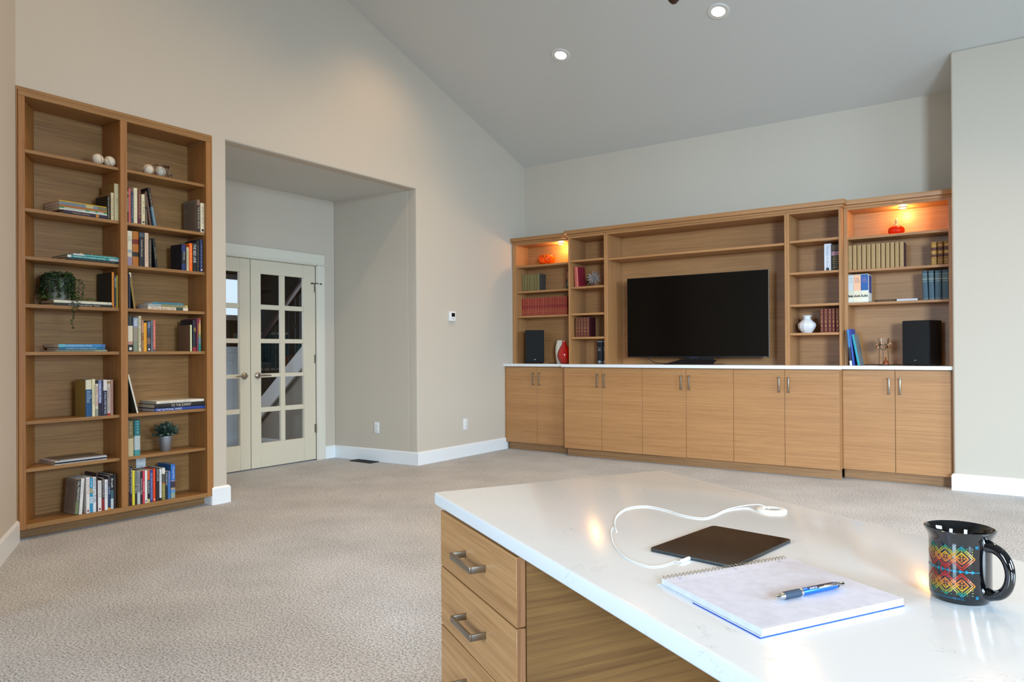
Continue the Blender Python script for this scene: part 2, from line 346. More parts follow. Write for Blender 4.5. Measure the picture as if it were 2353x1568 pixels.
def french_door(name, y0, y1, mir):
    root = thing(name, None, None, (XD, y0 if not mir else y1, 0), world=True); root['kind'] = 'structure'
    s = -1 if mir else 1; yo = y1 if mir else y0            # meeting edge
    hy = y0 if mir else y1                                  # hinge edge
    def Y(d): return yo+s*d
    W = abs(y1-y0); x0, x1 = XD-.040, XD-.002
    def b(n, a0, a1, z0, z1, dx=0): return MB().box(x0+dx, x1-dx, Y(a0), Y(a1), z0, z1).build(n, DOORW, root, bevel=.002, seg=1)
    c = [(.115, .347), (.400, .632)]
    b('stile', .002, .115, .012, 2.028); b('stile', .632, W-.003, .012, 2.028)
    b('rail', .115, .632, .012, .248); b('rail', .115, .632, 1.896, 2.028)
    b('muntin', .347, .400, .248, 1.896, .004)
    for (a, z) in zip(rows[:-1], rows[1:]):
        for q in c: b('muntin', q[0], q[1], a[1], z[0], .004)
    for q in c:
        for r in rows:
            MB().box(XD-.024, XD-.020, Y(q[0]-.004), Y(q[1]+.004), r[0]-.004, r[1]+.004).build('glass_pane', PANE, root)
    # lever on a round rose
    hc = Vector((XD+.002, Y(.072), .907)); lv = MB()
    lv.tube([hc, hc+Vector((.008, 0, 0)), hc+Vector((.014, 0, 0)), hc+Vector((.02, 0, 0))], [.031, .031, .024, .012], 20)
    ln = MB(); a = hc+Vector((.02, 0, 0)); ln.tube([a, a+Vector((.03, 0, 0))], .009, 12)
    e = a+Vector((.032, 0, 0)); pts = [e+Vector((0, s*t*.115, .006*math.sin(t*PI)-.012*t+.010*t*t)) for t in [i/8 for i in range(9)]]
    ln.tube(pts, [.009, .009, .0085, .008, .007, .0065, .006, .0065, .007], 10)
    h = lv.build('door_handle', NICKEL, root, smooth=40); l2 = ln.build('lever', NICKEL, h, smooth=50, org=root.location)
    for z in (.335, 1.06, 1.80):
        hb = MB(); hb.tube([(XD+.006, hy, z-.045), (XD+.006, hy, z+.045)], .0065, 10); hb.box(XD-.004, XD+.002, hy-s*.022, hy, z-.044, z+.044)
        ho = hb.build('hinge', NICKEL, root, smooth=40)
    if not mir:
        ds = MB(); ds.tube([(XD+.008, hy-.05, 1.845), (XD+.05, hy-.025, 1.847), (XD+.008, hy+.05, 1.845)], .0035, 8)
        for p in ((XD+.012, hy-.055, 1.845), (XD+.022, hy+.052, 1.845)): ds.tube([Vector(p)-Vector((.006, 0, 0)), Vector(p)+Vector((.006, 0, 0))], .009, 10)
        ds.build('door_stop', mat('dark_nickel', '#5a5348', .4, .8), root, smooth=40)
    return root
french_door('door_1', -3.005, -2.221, False)
french_door('door_2', -3.794, -3.008, True)

# ---- hall beyond the doors: stairs rising to the right, far wall, fireplace, window
YS = -1.9
def stz(x, a, b): return a+b*(x+2.51)
struct('wall_hall_stair', MB().slab([(-3.3, YS+.03, 0), (-1.3, YS+.03, 0), (-1.3, YS+.03, stz(-1.3, .42, .80)), (-2.51, YS+.03, stz(-2.51, .42, .80)), (-3.03, YS+.03, 0)], (0, .05, 0)), HALLW)
st = thing('staircase', 'staircase with white stringer rising behind the glass doors', 'stairs', (-2.5, YS, 0), world=True)
xa, xb = -2.83, -1.30
MB().slab([(xa, YS, stz(xa, .355, .795)), (xb, YS, stz(xb, .355, .795)), (xb, YS, stz(xb, .604, .795)), (xa, YS, stz(xa, .604, .795))], (0, .03, 0)).build('stringer', TRIM, st)
MB().slab([(xa, YS-.006, stz(xa, .335, .795)), (xb, YS-.006, stz(xb, .335, .795)), (xb, YS-.006, stz(xb, .362, .795)), (xa, YS-.006, stz(xa, .362, .795))], (0, .036, 0)).build('stringer_moulding', mat('moulding_shade', '#8d8778', .5), st)
rail = wood('walnut_rail', 'x', dark='#1e0d07', light='#3f1d11', rough=.3)
MB().slab([(xa, YS-.01, stz(xa, 1.235, .83)), (xb, YS-.01, stz(xb, 1.235, .83)), (xb, YS-.01, stz(xb, 1.345, .83)), (xa, YS-.01, stz(xa, 1.345, .83))], (0, .055, 0)).build('handrail', rail, st, bevel=.012)
k = 0; x = -2.72
while x < -1.4:
    zb, zt_ = stz(x, .595, .795), stz(x, 1.25, .83); bm_ = MB().tube([(x, YS+.015, zb), (x, YS+.015, zt_)], .0095, 6)
    if k % 3 == 1:
        zc = (zb+zt_)/2; bm_.lathe([(.001, -.03), (.016, -.012), (.024, 0), (.016, .012), (.001, .03)], (x, YS+.015, zc), 8); bm_.box(x-.03, x+.03, YS+.008, YS+.022, zc-.006, zc+.006)
    bm_.build('baluster', IRON, st); x += .118; k += 1
for i in range(7):
    x0 = -2.70+i*.235; z = .19*(i+1)
    MB().box(x0, x0+.26, YS+.09, YS+1.0, z-.03, z).build('tread', HF, st)
    MB().box(x0+.005, x0+.02, YS+.09, YS+1.0, z-.19, z-.03).build('riser', TRIM, st)
base('baseboard_hall', (-3.1, YS+.03), (-1.3, YS+.03), (0, -1), h=.11)
pn = MB().box(-3.06, -2.815, -2.36, -2.015, 0, 1.17); pn.box(-3.075, -2.80, -2.375, -2.0, 0, .14)
nw = pn.build('newel', TRIM, st, bevel=.002, seg=1)
mb = MB().box(-3.09, -2.785, -2.39, -1.985, 1.17, 1.20); mb.box(-3.075, -2.80, -2.375, -2.0, 1.13, 1.17); mb.build('newel_cap', TRIM, st, bevel=.004)
mb = MB()
for (y0, y1, z0, z1) in ((-2.36, -2.30, .14, 1.13), (-2.075, -2.015, .14, 1.13), (-2.30, -2.075, 1.03, 1.13), (-2.30, -2.075, .14, .37)): mb.box(-2.815, -2.803, y0, y1, z0, z1)
mb.build('newel_panelling', TRIM, st, bevel=.002, seg=1)
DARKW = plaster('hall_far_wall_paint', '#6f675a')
mb = MB(); mb.box(-6.62, -6.5, -5.7, -.7, 0, 3.0); mb.box(-6.62, -6.5, -.7, .86, 0, 1.77); mb.box(-6.62, -6.5, -.7, .86, 2.44, 3.0); mb.box(-6.62, -6.5, .86, 2.5, 0, 3.0)
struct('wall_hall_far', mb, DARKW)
mb = MB()
for (y0, y1, z0, z1) in ((-.78, .94, 1.70, 1.79), (-.78, -.70, 1.79, 2.42), (.86, .94, 1.79, 2.42), (-.78, .94, 2.42, 2.50), (.05, .08, 1.79, 2.42)): mb.box(-6.56, -6.48, y0, y1, z0, z1)
WN[0] += 1; fo = struct('window_%d' % WN[0], mb, TRIM); MB().box(-6.545, -6.54, -.7, .86, 1.79, 2.42).build('window_pane', PANE, fo)
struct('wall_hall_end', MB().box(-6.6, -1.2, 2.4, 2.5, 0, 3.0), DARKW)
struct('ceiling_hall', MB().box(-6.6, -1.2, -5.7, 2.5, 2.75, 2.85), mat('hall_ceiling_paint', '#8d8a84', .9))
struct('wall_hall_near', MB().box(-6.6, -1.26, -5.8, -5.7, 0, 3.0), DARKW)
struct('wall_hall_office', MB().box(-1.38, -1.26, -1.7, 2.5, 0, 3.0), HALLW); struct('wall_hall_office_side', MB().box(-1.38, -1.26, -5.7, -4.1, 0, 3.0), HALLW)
pf = thing('picture_frame', 'small framed picture on the far hall wall under the window', 'picture', (-6.5, .48, 1.38), world=True)
MB().box(-6.5, -6.475, .40, .56, 1.28, 1.48).build('frame', mat('pale_oak_frame', '#a88c66', .5), pf); MB().box(-6.476, -6.472, .42, .54, 1.30, 1.46).build('print', paper('#8fb3b6'), pf)
pf = thing('painting', 'large blue painting glimpsed behind the stair balusters', 'painting', (-6.5, 1.2, 1.2), world=True)
MB().box(-6.5, -6.47, .80, 1.60, .80, 1.50).build('frame', TRIM, pf); MB().box(-6.472, -6.466, .84, 1.56, .84, 1.46).build('canvas', paper('#3d6f7c'), pf)
sb = thing('armchair', 'tan leather armchair glimpsed through the glass doors behind stairs', 'armchair', (-5.7, 1.75, 0), world=True)
LE = mat('tan_leather', '#8a4f1f', .4)
MB().box(-6.1, -5.3, 1.3, 2.2, .12, .45).build('seat', LE, sb, bevel=.05); MB().box(-6.3, -6.08, 1.3, 2.2, .12, 1.08).build('backrest', LE, sb, bevel=.06)
for yy in (1.14, 2.2): MB().box(-6.2, -5.32, yy, yy+.16, .12, .64).build('armrest', LE, sb, bevel=.05)
for xx in (-6.15, -5.4):
    for yy in (1.2, 2.25): MB().tube([(xx, yy, 0), (xx, yy, .13)], .02).build('leg', IRON, sb)
MB().box(-6.085, -5.95, 1.42, 1.85, .5, 1.28).build('cushion', paper('#2f6f72'), sb, bevel=.05)
cu = MB(); yy = [1.80+i*.02 for i in range(26)]
vs = [(-6.44+.018*math.sin(i*1.3), y, z) for z in (.1, 2.62) for i, y in enumerate(yy)]; n = len(yy)
cu.add(vs, [(i, i+1, n+i+1, n+i) for i in range(n-1)]); cu.add([(p[0]-.006, p[1], p[2]) for p in vs], [(i, i+1, n+i+1, n+i) for i in range(n-1)])
tag(cu.build('curtain', paper('#b9c6d6'), smooth=60), 'pale blue curtain hanging in the room beyond the stairs', 'curtain')
# tree outside the hall window
tr = thing('garden_tree', 'leafy tree outside the far hall window', 'tree', (-9.5, -.2, -.5), world=True)
MB().tube([(-9.5, -.2, -.5), (-9.45, -.15, 1.2), (-9.5, -.2, 2.6)], [.12, .09, .05], 8).build('trunk', mat('tree_bark', '#4b3d30', .9), tr)
lv = MB(); rnd = random.Random(3)
for i in range(1500):
    a = rnd.random()*2*PI; h = rnd.random(); r_ = 1.5*math.sqrt(rnd.random())*math.sin(PI*(.15+.8*h)); p = Vector((-9.5+r_*.6*math.cos(a), -.2+r_*math.sin(a), 1.2+2.2*h))
    d = Vector((rnd.uniform(-1, 1), rnd.uniform(-1, 1), rnd.uniform(-.4, .4))).normalized()*.075; e = d.cross(Vector((rnd.uniform(-1, 1), .3, 1))).normalized()*.035
    lv.add([p-d, p+e, p+d, p-e], [(0, 1, 2, 3)])
lo = lv.build('foliage', paper('#7fa58c'), tr); lo['kind'] = 'stuff'
struct('ground_outside', MB().box(-16, -6.65, -9, 9, -.6, -.5), mat('paved_ground', '#b9b7b0', .9))

# ================================================================== BUILT-IN BOOKCASE (left wall)
BD = -.235
bc = thing('bookcase', 'tall two-column oak bookcase built into the left wall', 'bookcase', (0, -4.79, 0), world=True)
def P(n, M, mb, par=bc, **kw): return mb.build(n, M, par, **kw)
# face frame: stiles, top rail, fine outer edge strip
P('stile', WZB, MB().box(-.03, .010, -5.422, -5.384, .068, 2.69), bevel=.0015, seg=1)
P('stile', WZB, MB().box(-.03, .010, -4.190, -4.150, .068, 2.69), bevel=.0015, seg=1)
P('edge_trim', WZB, MB().box(-.03, .006, -5.43, -5.424, .068, 2.745)); P('edge_trim', WZB, MB().box(-.03, .006, -4.148, -4.138, .068, 2.745))
P('edge_trim', WYB, MB().box(-.03, .006, -5.424, -4.148, 2.726, 2.745))
P('top_rail', WYB, MB().box(-.03, .010, -5.422, -4.150, 2.690, 2.724), bevel=.0015, seg=1)
P('divider', WZB, MB().box(BD, .010, -4.815, -4.768, .098, 2.69), bevel=.0015, seg=1)
P('bottom_rail', WYB, MB().box(-.03, .010, -5.384, -4.190, .068, .098), bevel=.0015, seg=1)
P('side_panel', WZB, MB().prism([(-.03, -5.400), (-.03, -5.384), (BD, -5.238), (BD, -5.40)], .08, 2.69))
P('side_panel', WZB, MB().box(BD, -.03, -4.190, -4.165, .08, 2.69))
P('top_panel', WYB, MB().box(BD, -.03, -5.384, -4.19, 2.691, 2.70))
P('back_panel', WYB, MB().box(BD-.012, BD, -5.40, -4.165, .07, 2.70))
P('bottom_panel', WYB, MB().prism([(-.03, -5.384), (-.03, -4.19), (BD, -4.19), (BD, -5.25)][::-1], .078, .098))
P('toe_kick', wood('oak_dark_kick', 'y', dark='#7a5632', light='#9a7347', seed=6), MB().box(-.10, -.085, -5.40, -4.15, 0, .07))
SH = [2.376, 2.018, 1.726, 1.434, 1.142, .72, .431]
for z in SH:
    P('shelf', WYB, MB().prism([(-.012, -5.377), (-.012, -4.815), (BD, -4.815), (BD, -5.238)][::-1], z-.021, z), bevel=.001, seg=1)
    P('shelf', WYB, MB().box(BD, -.012, -4.768, -4.19, z-.021, z), bevel=.001, seg=1)
FL = {2.376: 2.376}
def wall_outlet(name, label, loc, rz, decora=False, scale=1):
    o = thing(name, label, 'outlet', loc, rz)
    pm = mat('white_plastic', '#e4e6e6', .35); dk = mat('slot_black', '#1a1a1a', .6)
    box('cover_plate', pm, o, 0, .005, -.035, .035, -.0575, .0575, bevel=.002)
    for zc in (.021, -.021):
        b = box('receptacle', pm, o, .005, .0068, -.0165, .0165, zc-.0145, zc+.0145, bevel=.002)
        mb = MB()
        for y in (-.0063, .0063): mb.box(.0068, .0072, y-.001, y+.001, zc-.001, zc+.007)
        mb.tube([(.0068, 0, zc-.007), (.0072, 0, zc-.007)], .0023, 8); mb.build('slots', dk, b)
    return o
wall_outlet('wall_outlet', 'white outlet on the left wall near the corner', (0, -1.159, .347), 0)
wall_outlet('wall_outlet', 'white outlet inside the door alcove', (-.54, -1.935, .348), -PI/2+.05)
wall_outlet('wall_outlet', 'grey outlet on the bookcase back above the lowest books', (BD, -4.556, .345), 0)
# thermostat
th = thing('thermostat', 'white wall thermostat with small dark screen', 'thermostat', (0, -1.385, 1.497))
pm = mat('white_plastic', '#e4e6e6', .35)
box('housing', pm, th, 0, .028, -.048, .048, -.052, .052, bevel=.006, seg=3)
box('screen', mat('screen_dark', '#17130c', .1), th, .028, .0295, -.024, .030, -.005, .034, bevel=.001, seg=1)
box('button', mat('button_grey', '#8d979b', .5), th, .028, .030, -.010, .012, -.030, -.022, bevel=.002)
# floor vent
vt = thing('floor_vent', 'dark slotted floor vent beside the alcove baseboard', 'vent', (-.64, -2.02, .002), rz=-.02)
vm = mat('vent_brown', '#17120d', .5, .3)
mb = MB(); mb.box(-.155, .155, -.060, -.045, 0, .006); mb.box(-.155, .155, .045, .060, 0, .006); mb.box(-.155, -.14, -.045, .045, 0, .006); mb.box(.14, .155, -.045, .045, 0, .006)
mb.build('frame', vm, vt)
for i in range(14): box('slat', vm, vt, -.135+i*.0205, -.127+i*.0205, -.045, .045, .001, .005)
box('backing', mat('vent_black', '#050505', .9), vt, -.14, .14, -.045, .045, -.001, .001)

# ================================================================== TELEVISION WALL CABINETS
BSX = [(.02, .876), (.876, 1.785), (1.785, 2.709), (2.709, 3.627), (3.627, 4.452)]
MID = [.449, 1.328, 2.247, 3.171, 4.037]
LAB = ['two-door oak base cabinet in the left corner, set back', 'first protruding oak base cabinet, left of the television', 'oak base cabinet directly below the television',
       'oak base cabinet right of the television, beside the right set-back one', 'two-door oak base cabinet at the right end by the pier']
def pull(par, x, yf, z0, z1):
    mb = MB(); mb.box(x-.006, x+.006, yf-.034, yf-.026, z0, z1)
    for z in (z0, z1-.010): mb.box(x-.006, x+.006, yf-.027, yf, z, z+.010)
    return mb.build('handle', NICKEL, par, bevel=.0015, seg=2, org=par.parent.location)
for i, ((x0, x1), xm) in enumerate(zip(BSX, MID)):
    yf = -.555 if 0 < i < 4 else -.435; yk = -.485 if 0 < i < 4 else -.372
    o = thing('base_cabinet', LAB[i], 'cabinet', ((x0+x1)/2, -.2, 0), group='base cabinets under the television counter', world=True)
    P('carcass', WZ, MB().box(x0+.001, x1-.001, yf+.022, -.002, .086, .952), o)
    P('toe_kick', wood('oak_kick_x', 'x', dark='#7d5836', light='#a5794f', seed=7), MB().box(x0, x1, yk, yk+.015, 0, .086), o)
    for s, (a, b) in enumerate(((x0+.0015, xm-.0015), (xm+.0015, x1-.0015))):
        if i == 0 and s == 0: a = .028
        if i == 4 and s == 1: b = 4.444
        d = P('door', WX, MB().box(a, b, yf, yf+.021, .088, .944), o, bevel=.0012, seg=1)
        pull(d, xm-.042 if s == 0 else xm+.040, yf, .744, .884)
    if i in (0, 4): P('filler_strip', WZ, MB().box(.003 if i == 0 else 4.446, .024 if i == 0 else 4.457, yf+.006, yf+.03, .088, .95), o)
# counter in one continuous piece
cp = [(.002, -.462), (.85, -.462), (.85, -.578), (3.645, -.578), (3.645, -.462), (4.458, -.462), (4.458, -.002), (.002, -.002)]
tag(MB().prism(cp, .953, .984).build('countertop', QUARTZ, bevel=.003, seg=2), 'long white quartz counter running under the television', 'countertop')
# upper shelving
UX = [(.010, .826), (.826, 1.288), (1.288, 3.150), (3.150, 3.614), (3.614, 4.448)]
ULAB = ['lit open shelving unit at the left end, with small speaker', 'narrow open shelves left of the television with glass starburst', 'wide open bay framing the television',
        'narrow open shelves right of the television with white vase', 'lit open shelving unit at the right end by the pier']
UTOP = 2.36
for i, (x0, x1) in enumerate(UX):
    side = i in (0, 4); yf = -.27 if side else -.37; t = .021
    o = thing('shelving_unit', ULAB[i], 'shelving', ((x0+x1)/2, -.15, .984), group='open upper units of the television wall', world=True)
    li, ri = x0+t, x1-t
    if i == 0: li = x0+.048
    if i == 4: ri = x1-.03; li = x0+.032
    P('side_panel', WZ, MB().box(x0+.0005, li, yf, -.014, .984, UTOP+.02), o, bevel=.001, seg=1)
    P('side_panel', WZ, MB().box(ri, x1-.0005, yf, -.014, .984, UTOP+.02), o, bevel=.001, seg=1)
    P('back_panel', WX, MB().box(x0+.001, x1-.001, -.014, -.002, .984, UTOP+.03), o)
    P('top_panel', WX, MB().box(li, ri, yf, -.014, UTOP, UTOP+.02), o)
    zs = {0: [2.119, 1.823, 1.535], 1: [2.119, 1.826, 1.535, 1.277], 2: [2.107], 3: [2.119, 1.829, 1.537, 1.277], 4: [2.119, 1.829, 1.538]}[i]
    for z in zs: P('shelf', WX, MB().box(li+.0005, ri-.0005, yf+.010, -.0145, z-.021, z), o, bevel=.001, seg=1)
    if i == 0: P('scribe_strip', WZ, MB().box(.001, .0105, yf+.008, -.014, .984, UTOP+.02), o)
    if i == 4: P('scribe_strip', WZ, MB().box(4.4485, 4.459, yf+.008, -.014, .984, UTOP+.02), o)
    if i == 2:
        # thin fluted liner strips beside the television
        for (a, b) in ((li, li+.006), (ri-.006, ri)): pass
# crown moulding: three stepped members following the unit fronts
def crown(z0, z1, out):
    ys, yc = -.27-out, -.37-out; a, b = .826-out, 3.614+out
    return MB().prism([(.001, ys), (a, ys), (a, yc), (b, yc), (b, ys), (4.459, ys), (4.459, -.001), (.001, -.001)], z0, z1)
cr = thing('crown_moulding', 'stepped oak crown moulding along the top of the shelving', 'moulding', (2.2, -.2, UTOP+.02), world=True)
P('frieze', WX, crown(UTOP+.0205, UTOP+.022, .0), cr)
P('step', WX, crown(UTOP+.004+.018, UTOP+.040, .016), cr, bevel=.002); P('step', WX, crown(UTOP+.043, UTOP+.083, .036), cr, bevel=.002)
P('fillet', WX, crown(UTOP+.039, UTOP+.044, .008), cr)
# small cabinet lamps
for (x, y, lab) in ((.588, -.128, 'small puck light above the orange glass bowl'), (4.07, -.15, 'small puck light above the glass pumpkin')):
    o = thing('puck_light', lab, 'light', (x, y, UTOP))
    MB().lathe([(.001, -.012), (.030, -.012), (.034, -.006), (.034, 0)], n=20).build('housing', mat('lamp_housing', '#c9c2b4', .4), o, smooth=40)
    MB().lathe([(.001, -.0135), (.024, -.0135), (.024, -.012)], n=20).build('lens', emit('lamp_lens', (1, .72, .42), 26), o)
    l_ = bpy.data.lights.new('cabinet_lamp', 'POINT'); l_.energy = 4.6; l_.color = (1, .55, .18); l_.shadow_soft_size = .018
    q = bpy.data.objects.new('cabinet_lamp', l_); COL.objects.link(q); q.location = (x, y, UTOP-.04)

# ================================================================== RECESSED LIGHTS AND CHANDELIER
sl = math.atan(.335)
CANLAB = {(1.46, -1.54): 'lit recessed ceiling light nearer the left wall', (2.94, -1.54): 'lit recessed ceiling light, the upper right one in view'}
for (x, y) in CANS:
    z = ceil_z(y); tilt = (sl if y > RIDGE else -sl)
    o = thing('recessed_light', CANLAB.get((x, y), 'recessed ceiling light, %s row from television wall, %s from left wall' % ({-1.54: 'first', -3.35: 'second', -5.3: 'third'}[y], {1.46: 'nearest', 2.94: 'second', 4.42: 'third', 5.9: 'fourth', 7.2: 'farthest'}[x])), 'light', (x, y, z), group='recessed ceiling lights')
    o.rotation_euler = (-tilt, 0, 0)
    MB().lathe([(.052, -.001), (.054, -.006), (.084, -.006), (.088, 0), (.052, -.001)], n=32).build('trim_ring', mat('light_trim', '#dcdad4', .4), o, smooth=40)
    MB().lathe([(.0005, -.002), (.052, -.003)], n=32).build('lens', emit('can_lens', (1, .86, .66), 22), o)
    near = x < 2
    spot('downlight', (x, y, z-.03), (x-.02, y-(.335 if y > RIDGE else -.335)*.8, z-1.0), 64 if near else 62, 128, .9, WARM, .045)
spot('added_wall_spot', (1.15, -2.5, ceil_z(-2.5)-.05), (-.2, -2.5, 2.2), 36, 96, 1, WARM, .06)  # added spot with no fixture, makes the warm pool on the left wall
spot('added_wall_spot', (1.15, -4.9, ceil_z(-4.9)-.05), (-.2, -4.75, 1.9), 10, 92, 1, WARM, .06)  # another added spot with no fixture, warms the bookcase end
CC = Vector((3.688, -4.237, 2.665)); TIP = Vector((3.141, -4.479, 2.755))
ch = thing('chandelier', 'two-armed bronze pendant just cut off by the top edge of the picture', 'chandelier', tuple(CC), world=True)
hz_ = ceil_z(CC.y)-CC.z
MB().lathe([(.001, 0), (.012, .003), (.024, .016), (.030, .032), (.024, .050), (.012, .062), (.010, .08), (.035, .13), (.05, .19), (.03, .25), (.012, .30), (.012, 1.2), (.012, hz_)], CC, 20).build('stem', BRONZE, ch, smooth=40)
MB().lathe([(.06, -.03), (.065, -.02), (.05, 0)], (CC.x, CC.y, ceil_z(CC.y)), 20).build('canopy', BRONZE, ch, smooth=40)
SHD = mat('amber_shade', '#f0dcb0', .4, Emission_Color=(1, .85, .6, 1), Emission_Strength=1.6)
for sg in (1, -1):
    d = Vector((TIP.x-CC.x, TIP.y-CC.y, 0))*sg; z0 = TIP.z-CC.z+.16; pts = []
    for i in range(13):
        t = i/12; p = CC+d*t; pts.append((p.x, p.y, CC.z+.20+(z0-.20)*t+.10*math.sin(t*PI)))
    MB().tube(pts, [.011-.004*i/12 for i in range(13)], 8).build('arm', BRONZE, ch, smooth=60)
    c = CC+d; c.z = TIP.z+.092
    MB().lathe([(.001, -.078), (.022, -.072), (.045, -.04), (.060, .0), (.070, .05)], c, 18).build('glass_shade', SHD, ch, smooth=60)
    MB().lathe([(.001, -.092), (.008, -.088), (.010, -.078), (.001, -.070)], c, 12).build('shade_finial', BRONZE, ch, smooth=60)

# ================================================================== BOOKS
PAGE = paper('#cfc4ad', .8); PAGEW = paper('#dcd8cf', .8)
BOOKMESH = {}
def book(label, T, H, D, cover, hard=True, side=None, bands=(), group=None, cat='book', name='book', gilt=None):
    """a closed book standing on its tail: spine towards +x, thickness along y, height along z"""
    o = thing(name, label, cat, group=group)
    key = (round(T, 4), round(H, 4), round(D, 4), cover, hard, side, tuple(bands))
    if key not in BOOKMESH:
        cols = [cover, side or cover]; cuts = [0, 1]
        for (a, b, c) in bands:
            if c not in cols: cols.append(c)
            cuts += [a, b]
        cuts = sorted(set(cuts)); t = min(.0028 if hard else .0010, T*.22); rr = min(T*.28, .007) if hard else .0012; n = 4 if hard else 1
        def prof(s):      # s = shrink inwards
            h = T/2-s; x0 = -s; r = max(rr-s*.5, .0004); pts = [(-D, h)]
            for i in range(n+1):
                a = (i/n)*PI/2; pts.append((x0-r+r*math.sin(a), h-(h*.55 if hard else r)*(1-math.cos(a))) if False else (x0-r+r*math.sin(a), h-(min(h, T*.3) if hard else r)*(1-math.cos(a))))
            pts2 = [(x, -y) for x, y in reversed(pts)]; return pts+pts2
        po, pi = prof(0), prof(t); k = len(po); mb = MB()
        for a, b in zip(cuts[:-1], cuts[1:]):
            mid = (a+b)/2; ci = 0
            for (p, q, c) in bands:
                if p <= mid <= q: ci = cols.index(c)
            for i in range(k-1):
                (xa_, ya), (xb_, yb) = po[i], po[i+1]; on_side = i == 0 or i == k-2
                mb.add([(xa_, ya, a*H), (xb_, yb, a*H), (xb_, yb, b*H), (xa_, ya, b*H)], [(0, 3, 2, 1)], 1 if (on_side and side) else ci)
        for i in range(k-1):
            for z in (0, H):
                q = [(*po[i], z), (*po[i+1], z), (*pi[i+1], z), (*pi[i], z)]; mb.add(q, [(0, 1, 2, 3)], 0)
            mb.add([(*pi[i], 0), (*pi[i+1], 0), (*pi[i+1], H), (*pi[i], H)], [(0, 1, 2, 3)], 0)
        mb.add([(*po[0], 0), (*pi[0], 0), (*pi[0], H), (*po[0], H)], [(0, 1, 2, 3)], 0); mb.add([(*po[-1], 0), (*pi[-1], 0), (*pi[-1], H), (*po[-1], H)], [(0, 1, 2, 3)], 0)
        c_ = mb.build('cover', [paper(c) for c in cols], o, smooth=30)
        g = .003 if hard else 0; ih = T/2-t-.0002; xi = -max(rr, t)-.001
        pg = MB().box(-D+(g if hard else .0004), xi+.002, -ih, ih, g, H-g).build('pages', PAGEW if not hard else PAGE, o)
        BOOKMESH[key] = (c_.data, pg.data)
    else:
        for nme, dta in zip(('cover', 'pages'), BOOKMESH[key]):
            q = bpy.data.objects.new(nme, dta); COL.objects.link(q); q.parent = o
    o['T'] = T; o['H'] = H
    return o
def spine_text(o, s, col, z0=.12, z1=.88, wfrac=.55, up=False, off=0):
    T, H = o['T'], o['H']
    if up: text(o, s, T*.8, (z1-z0)*H, col, (.0005, off*T, (z0+z1)/2*H), (0, 1, 0), (0, 0, 1), 'title')
    else: text(o, s, (z1-z0)*H, T*wfrac, col, (.0005, off*T, (z0+z1)/2*H), (0, 0, -1), (0, 1, 0), 'title')
def strokes(o, col, z0=.15, z1=.85, wfrac=.3, seed=0, name='title'):
    # small printed words too fine to read in the picture
    T, H = o['T'], o['H']; r = random.Random(seed+int(T*1e5)); mb = MB(); z = z0*H; k = r.randint(3, 7)
    while z < z1*H:
        h = T*wfrac/2*r.uniform(.65, 1); l = r.uniform(.0010, .0020); mb.add([(.0004, -h, z), (.0004, h, z), (.0004, h, z+l), (.0004, -h, z+l)], [(0, 1, 2, 3)]); z += l+.0013; k -= 1
        if k == 0: z += .007; k = r.randint(3, 8)
    mb.build(name, paper(col), o)
def blurb(o, col, a0, a1, z0, z1, n=16, side=-1):
    T, H = o['T'], o['H']; mb = MB(); y = side*(T/2+.0004); r = random.Random(n)
    for i in range(n):
        z = H*(z1-(z1-z0)*(i+.5)/n); e = a1-(a1-a0)*(.25*r.random() if r.random() < .4 else 0); h = H*(z1-z0)/n*.22
        mb.add([(-a0, y, z-h), (-e, y, z-h), (-e, y, z+h), (-a0, y, z+h)], [(0, 1, 2, 3)])
    mb.build('back_cover_text', paper(col), o)
SHNAME = {'L': 'left column', 'R': 'right column'}
def place_A(o, y, z, lean=0, x=-.016):
    """on the bookcase in the left wall; lean > 0 tips the head to the right"""
    o.location = (x, y, z); o.rotation_euler = (-lean, 0, 0)
def lay_A(o, yr, z, x=-.016, rz=0):
    o.location = (x, yr, z+o['T']/2); o.rotation_euler = Matrix.Rotation(rz, 3, 'Z').to_4x4().to_3x3().to_euler() if False else (PI/2, 0, rz)
def row_A(z, items):
    for it in items:
        y0, y1, zt_, cov, desc = it[:5]; op = it[5] if len(it) > 5 else {}
        T = abs(y1-y0)-.0006; H = op.get('H', zt_-z); D = op.get('D', .15 if H < .23 else .175)
        o = book(desc, T, H, D, cov, op.get('hard', True), op.get('side'), op.get('b', ()))
        place_A(o, (y0+y1)/2, z+(T/2*abs(math.sin(op.get('lean', 0)))), op.get('lean', 0), op.get('x', -.016))
        if 't' in op: spine_text(o, op['t'], op.get('tc', '#e8e4da'), *op.get('tz', (.12, .88)), wfrac=op.get('w', .55), up=op.get('up', False))
        if 's' in op: strokes(o, op['s'], *op.get('sz', (.15, .85)), wfrac=op.get('sw', .34), seed=len(desc))
        if 'logo' in op: box('publisher_mark', paper(op['logo']), o, 0, .0006, -T*.25, T*.25, H*.04, H*.04+T*.5)
        if 'blurb' in op: blurb(o, op['blurb'], .03, D-.012, .1, .92, 22)
def pile_A(z, items):
    for it in items:
        y0, y1, T, cov, desc = it[:5]; op = it[5] if len(it) > 5 else {}
        o = book(desc, T-.0006, abs(y1-y0), op.get('D', .17), cov, op.get('hard', True), op.get('side'), op.get('b', ()))
        lay_A(o, max(y0, y1), z, op.get('x', -.016), op.get('rz', 0)); z += T
        if 't' in op: spine_text(o, op['t'], op.get('tc', '#e8e4da'), *op.get('tz', (.12, .88)), wfrac=op.get('w', .6))
        if 's' in op: strokes(o, op['s'], *op.get('sz', (.1, .9)), wfrac=.3, seed=len(desc))
    return z
S1, S2, S3, S4, S5, S6, S7, S8 = SH+[.098]
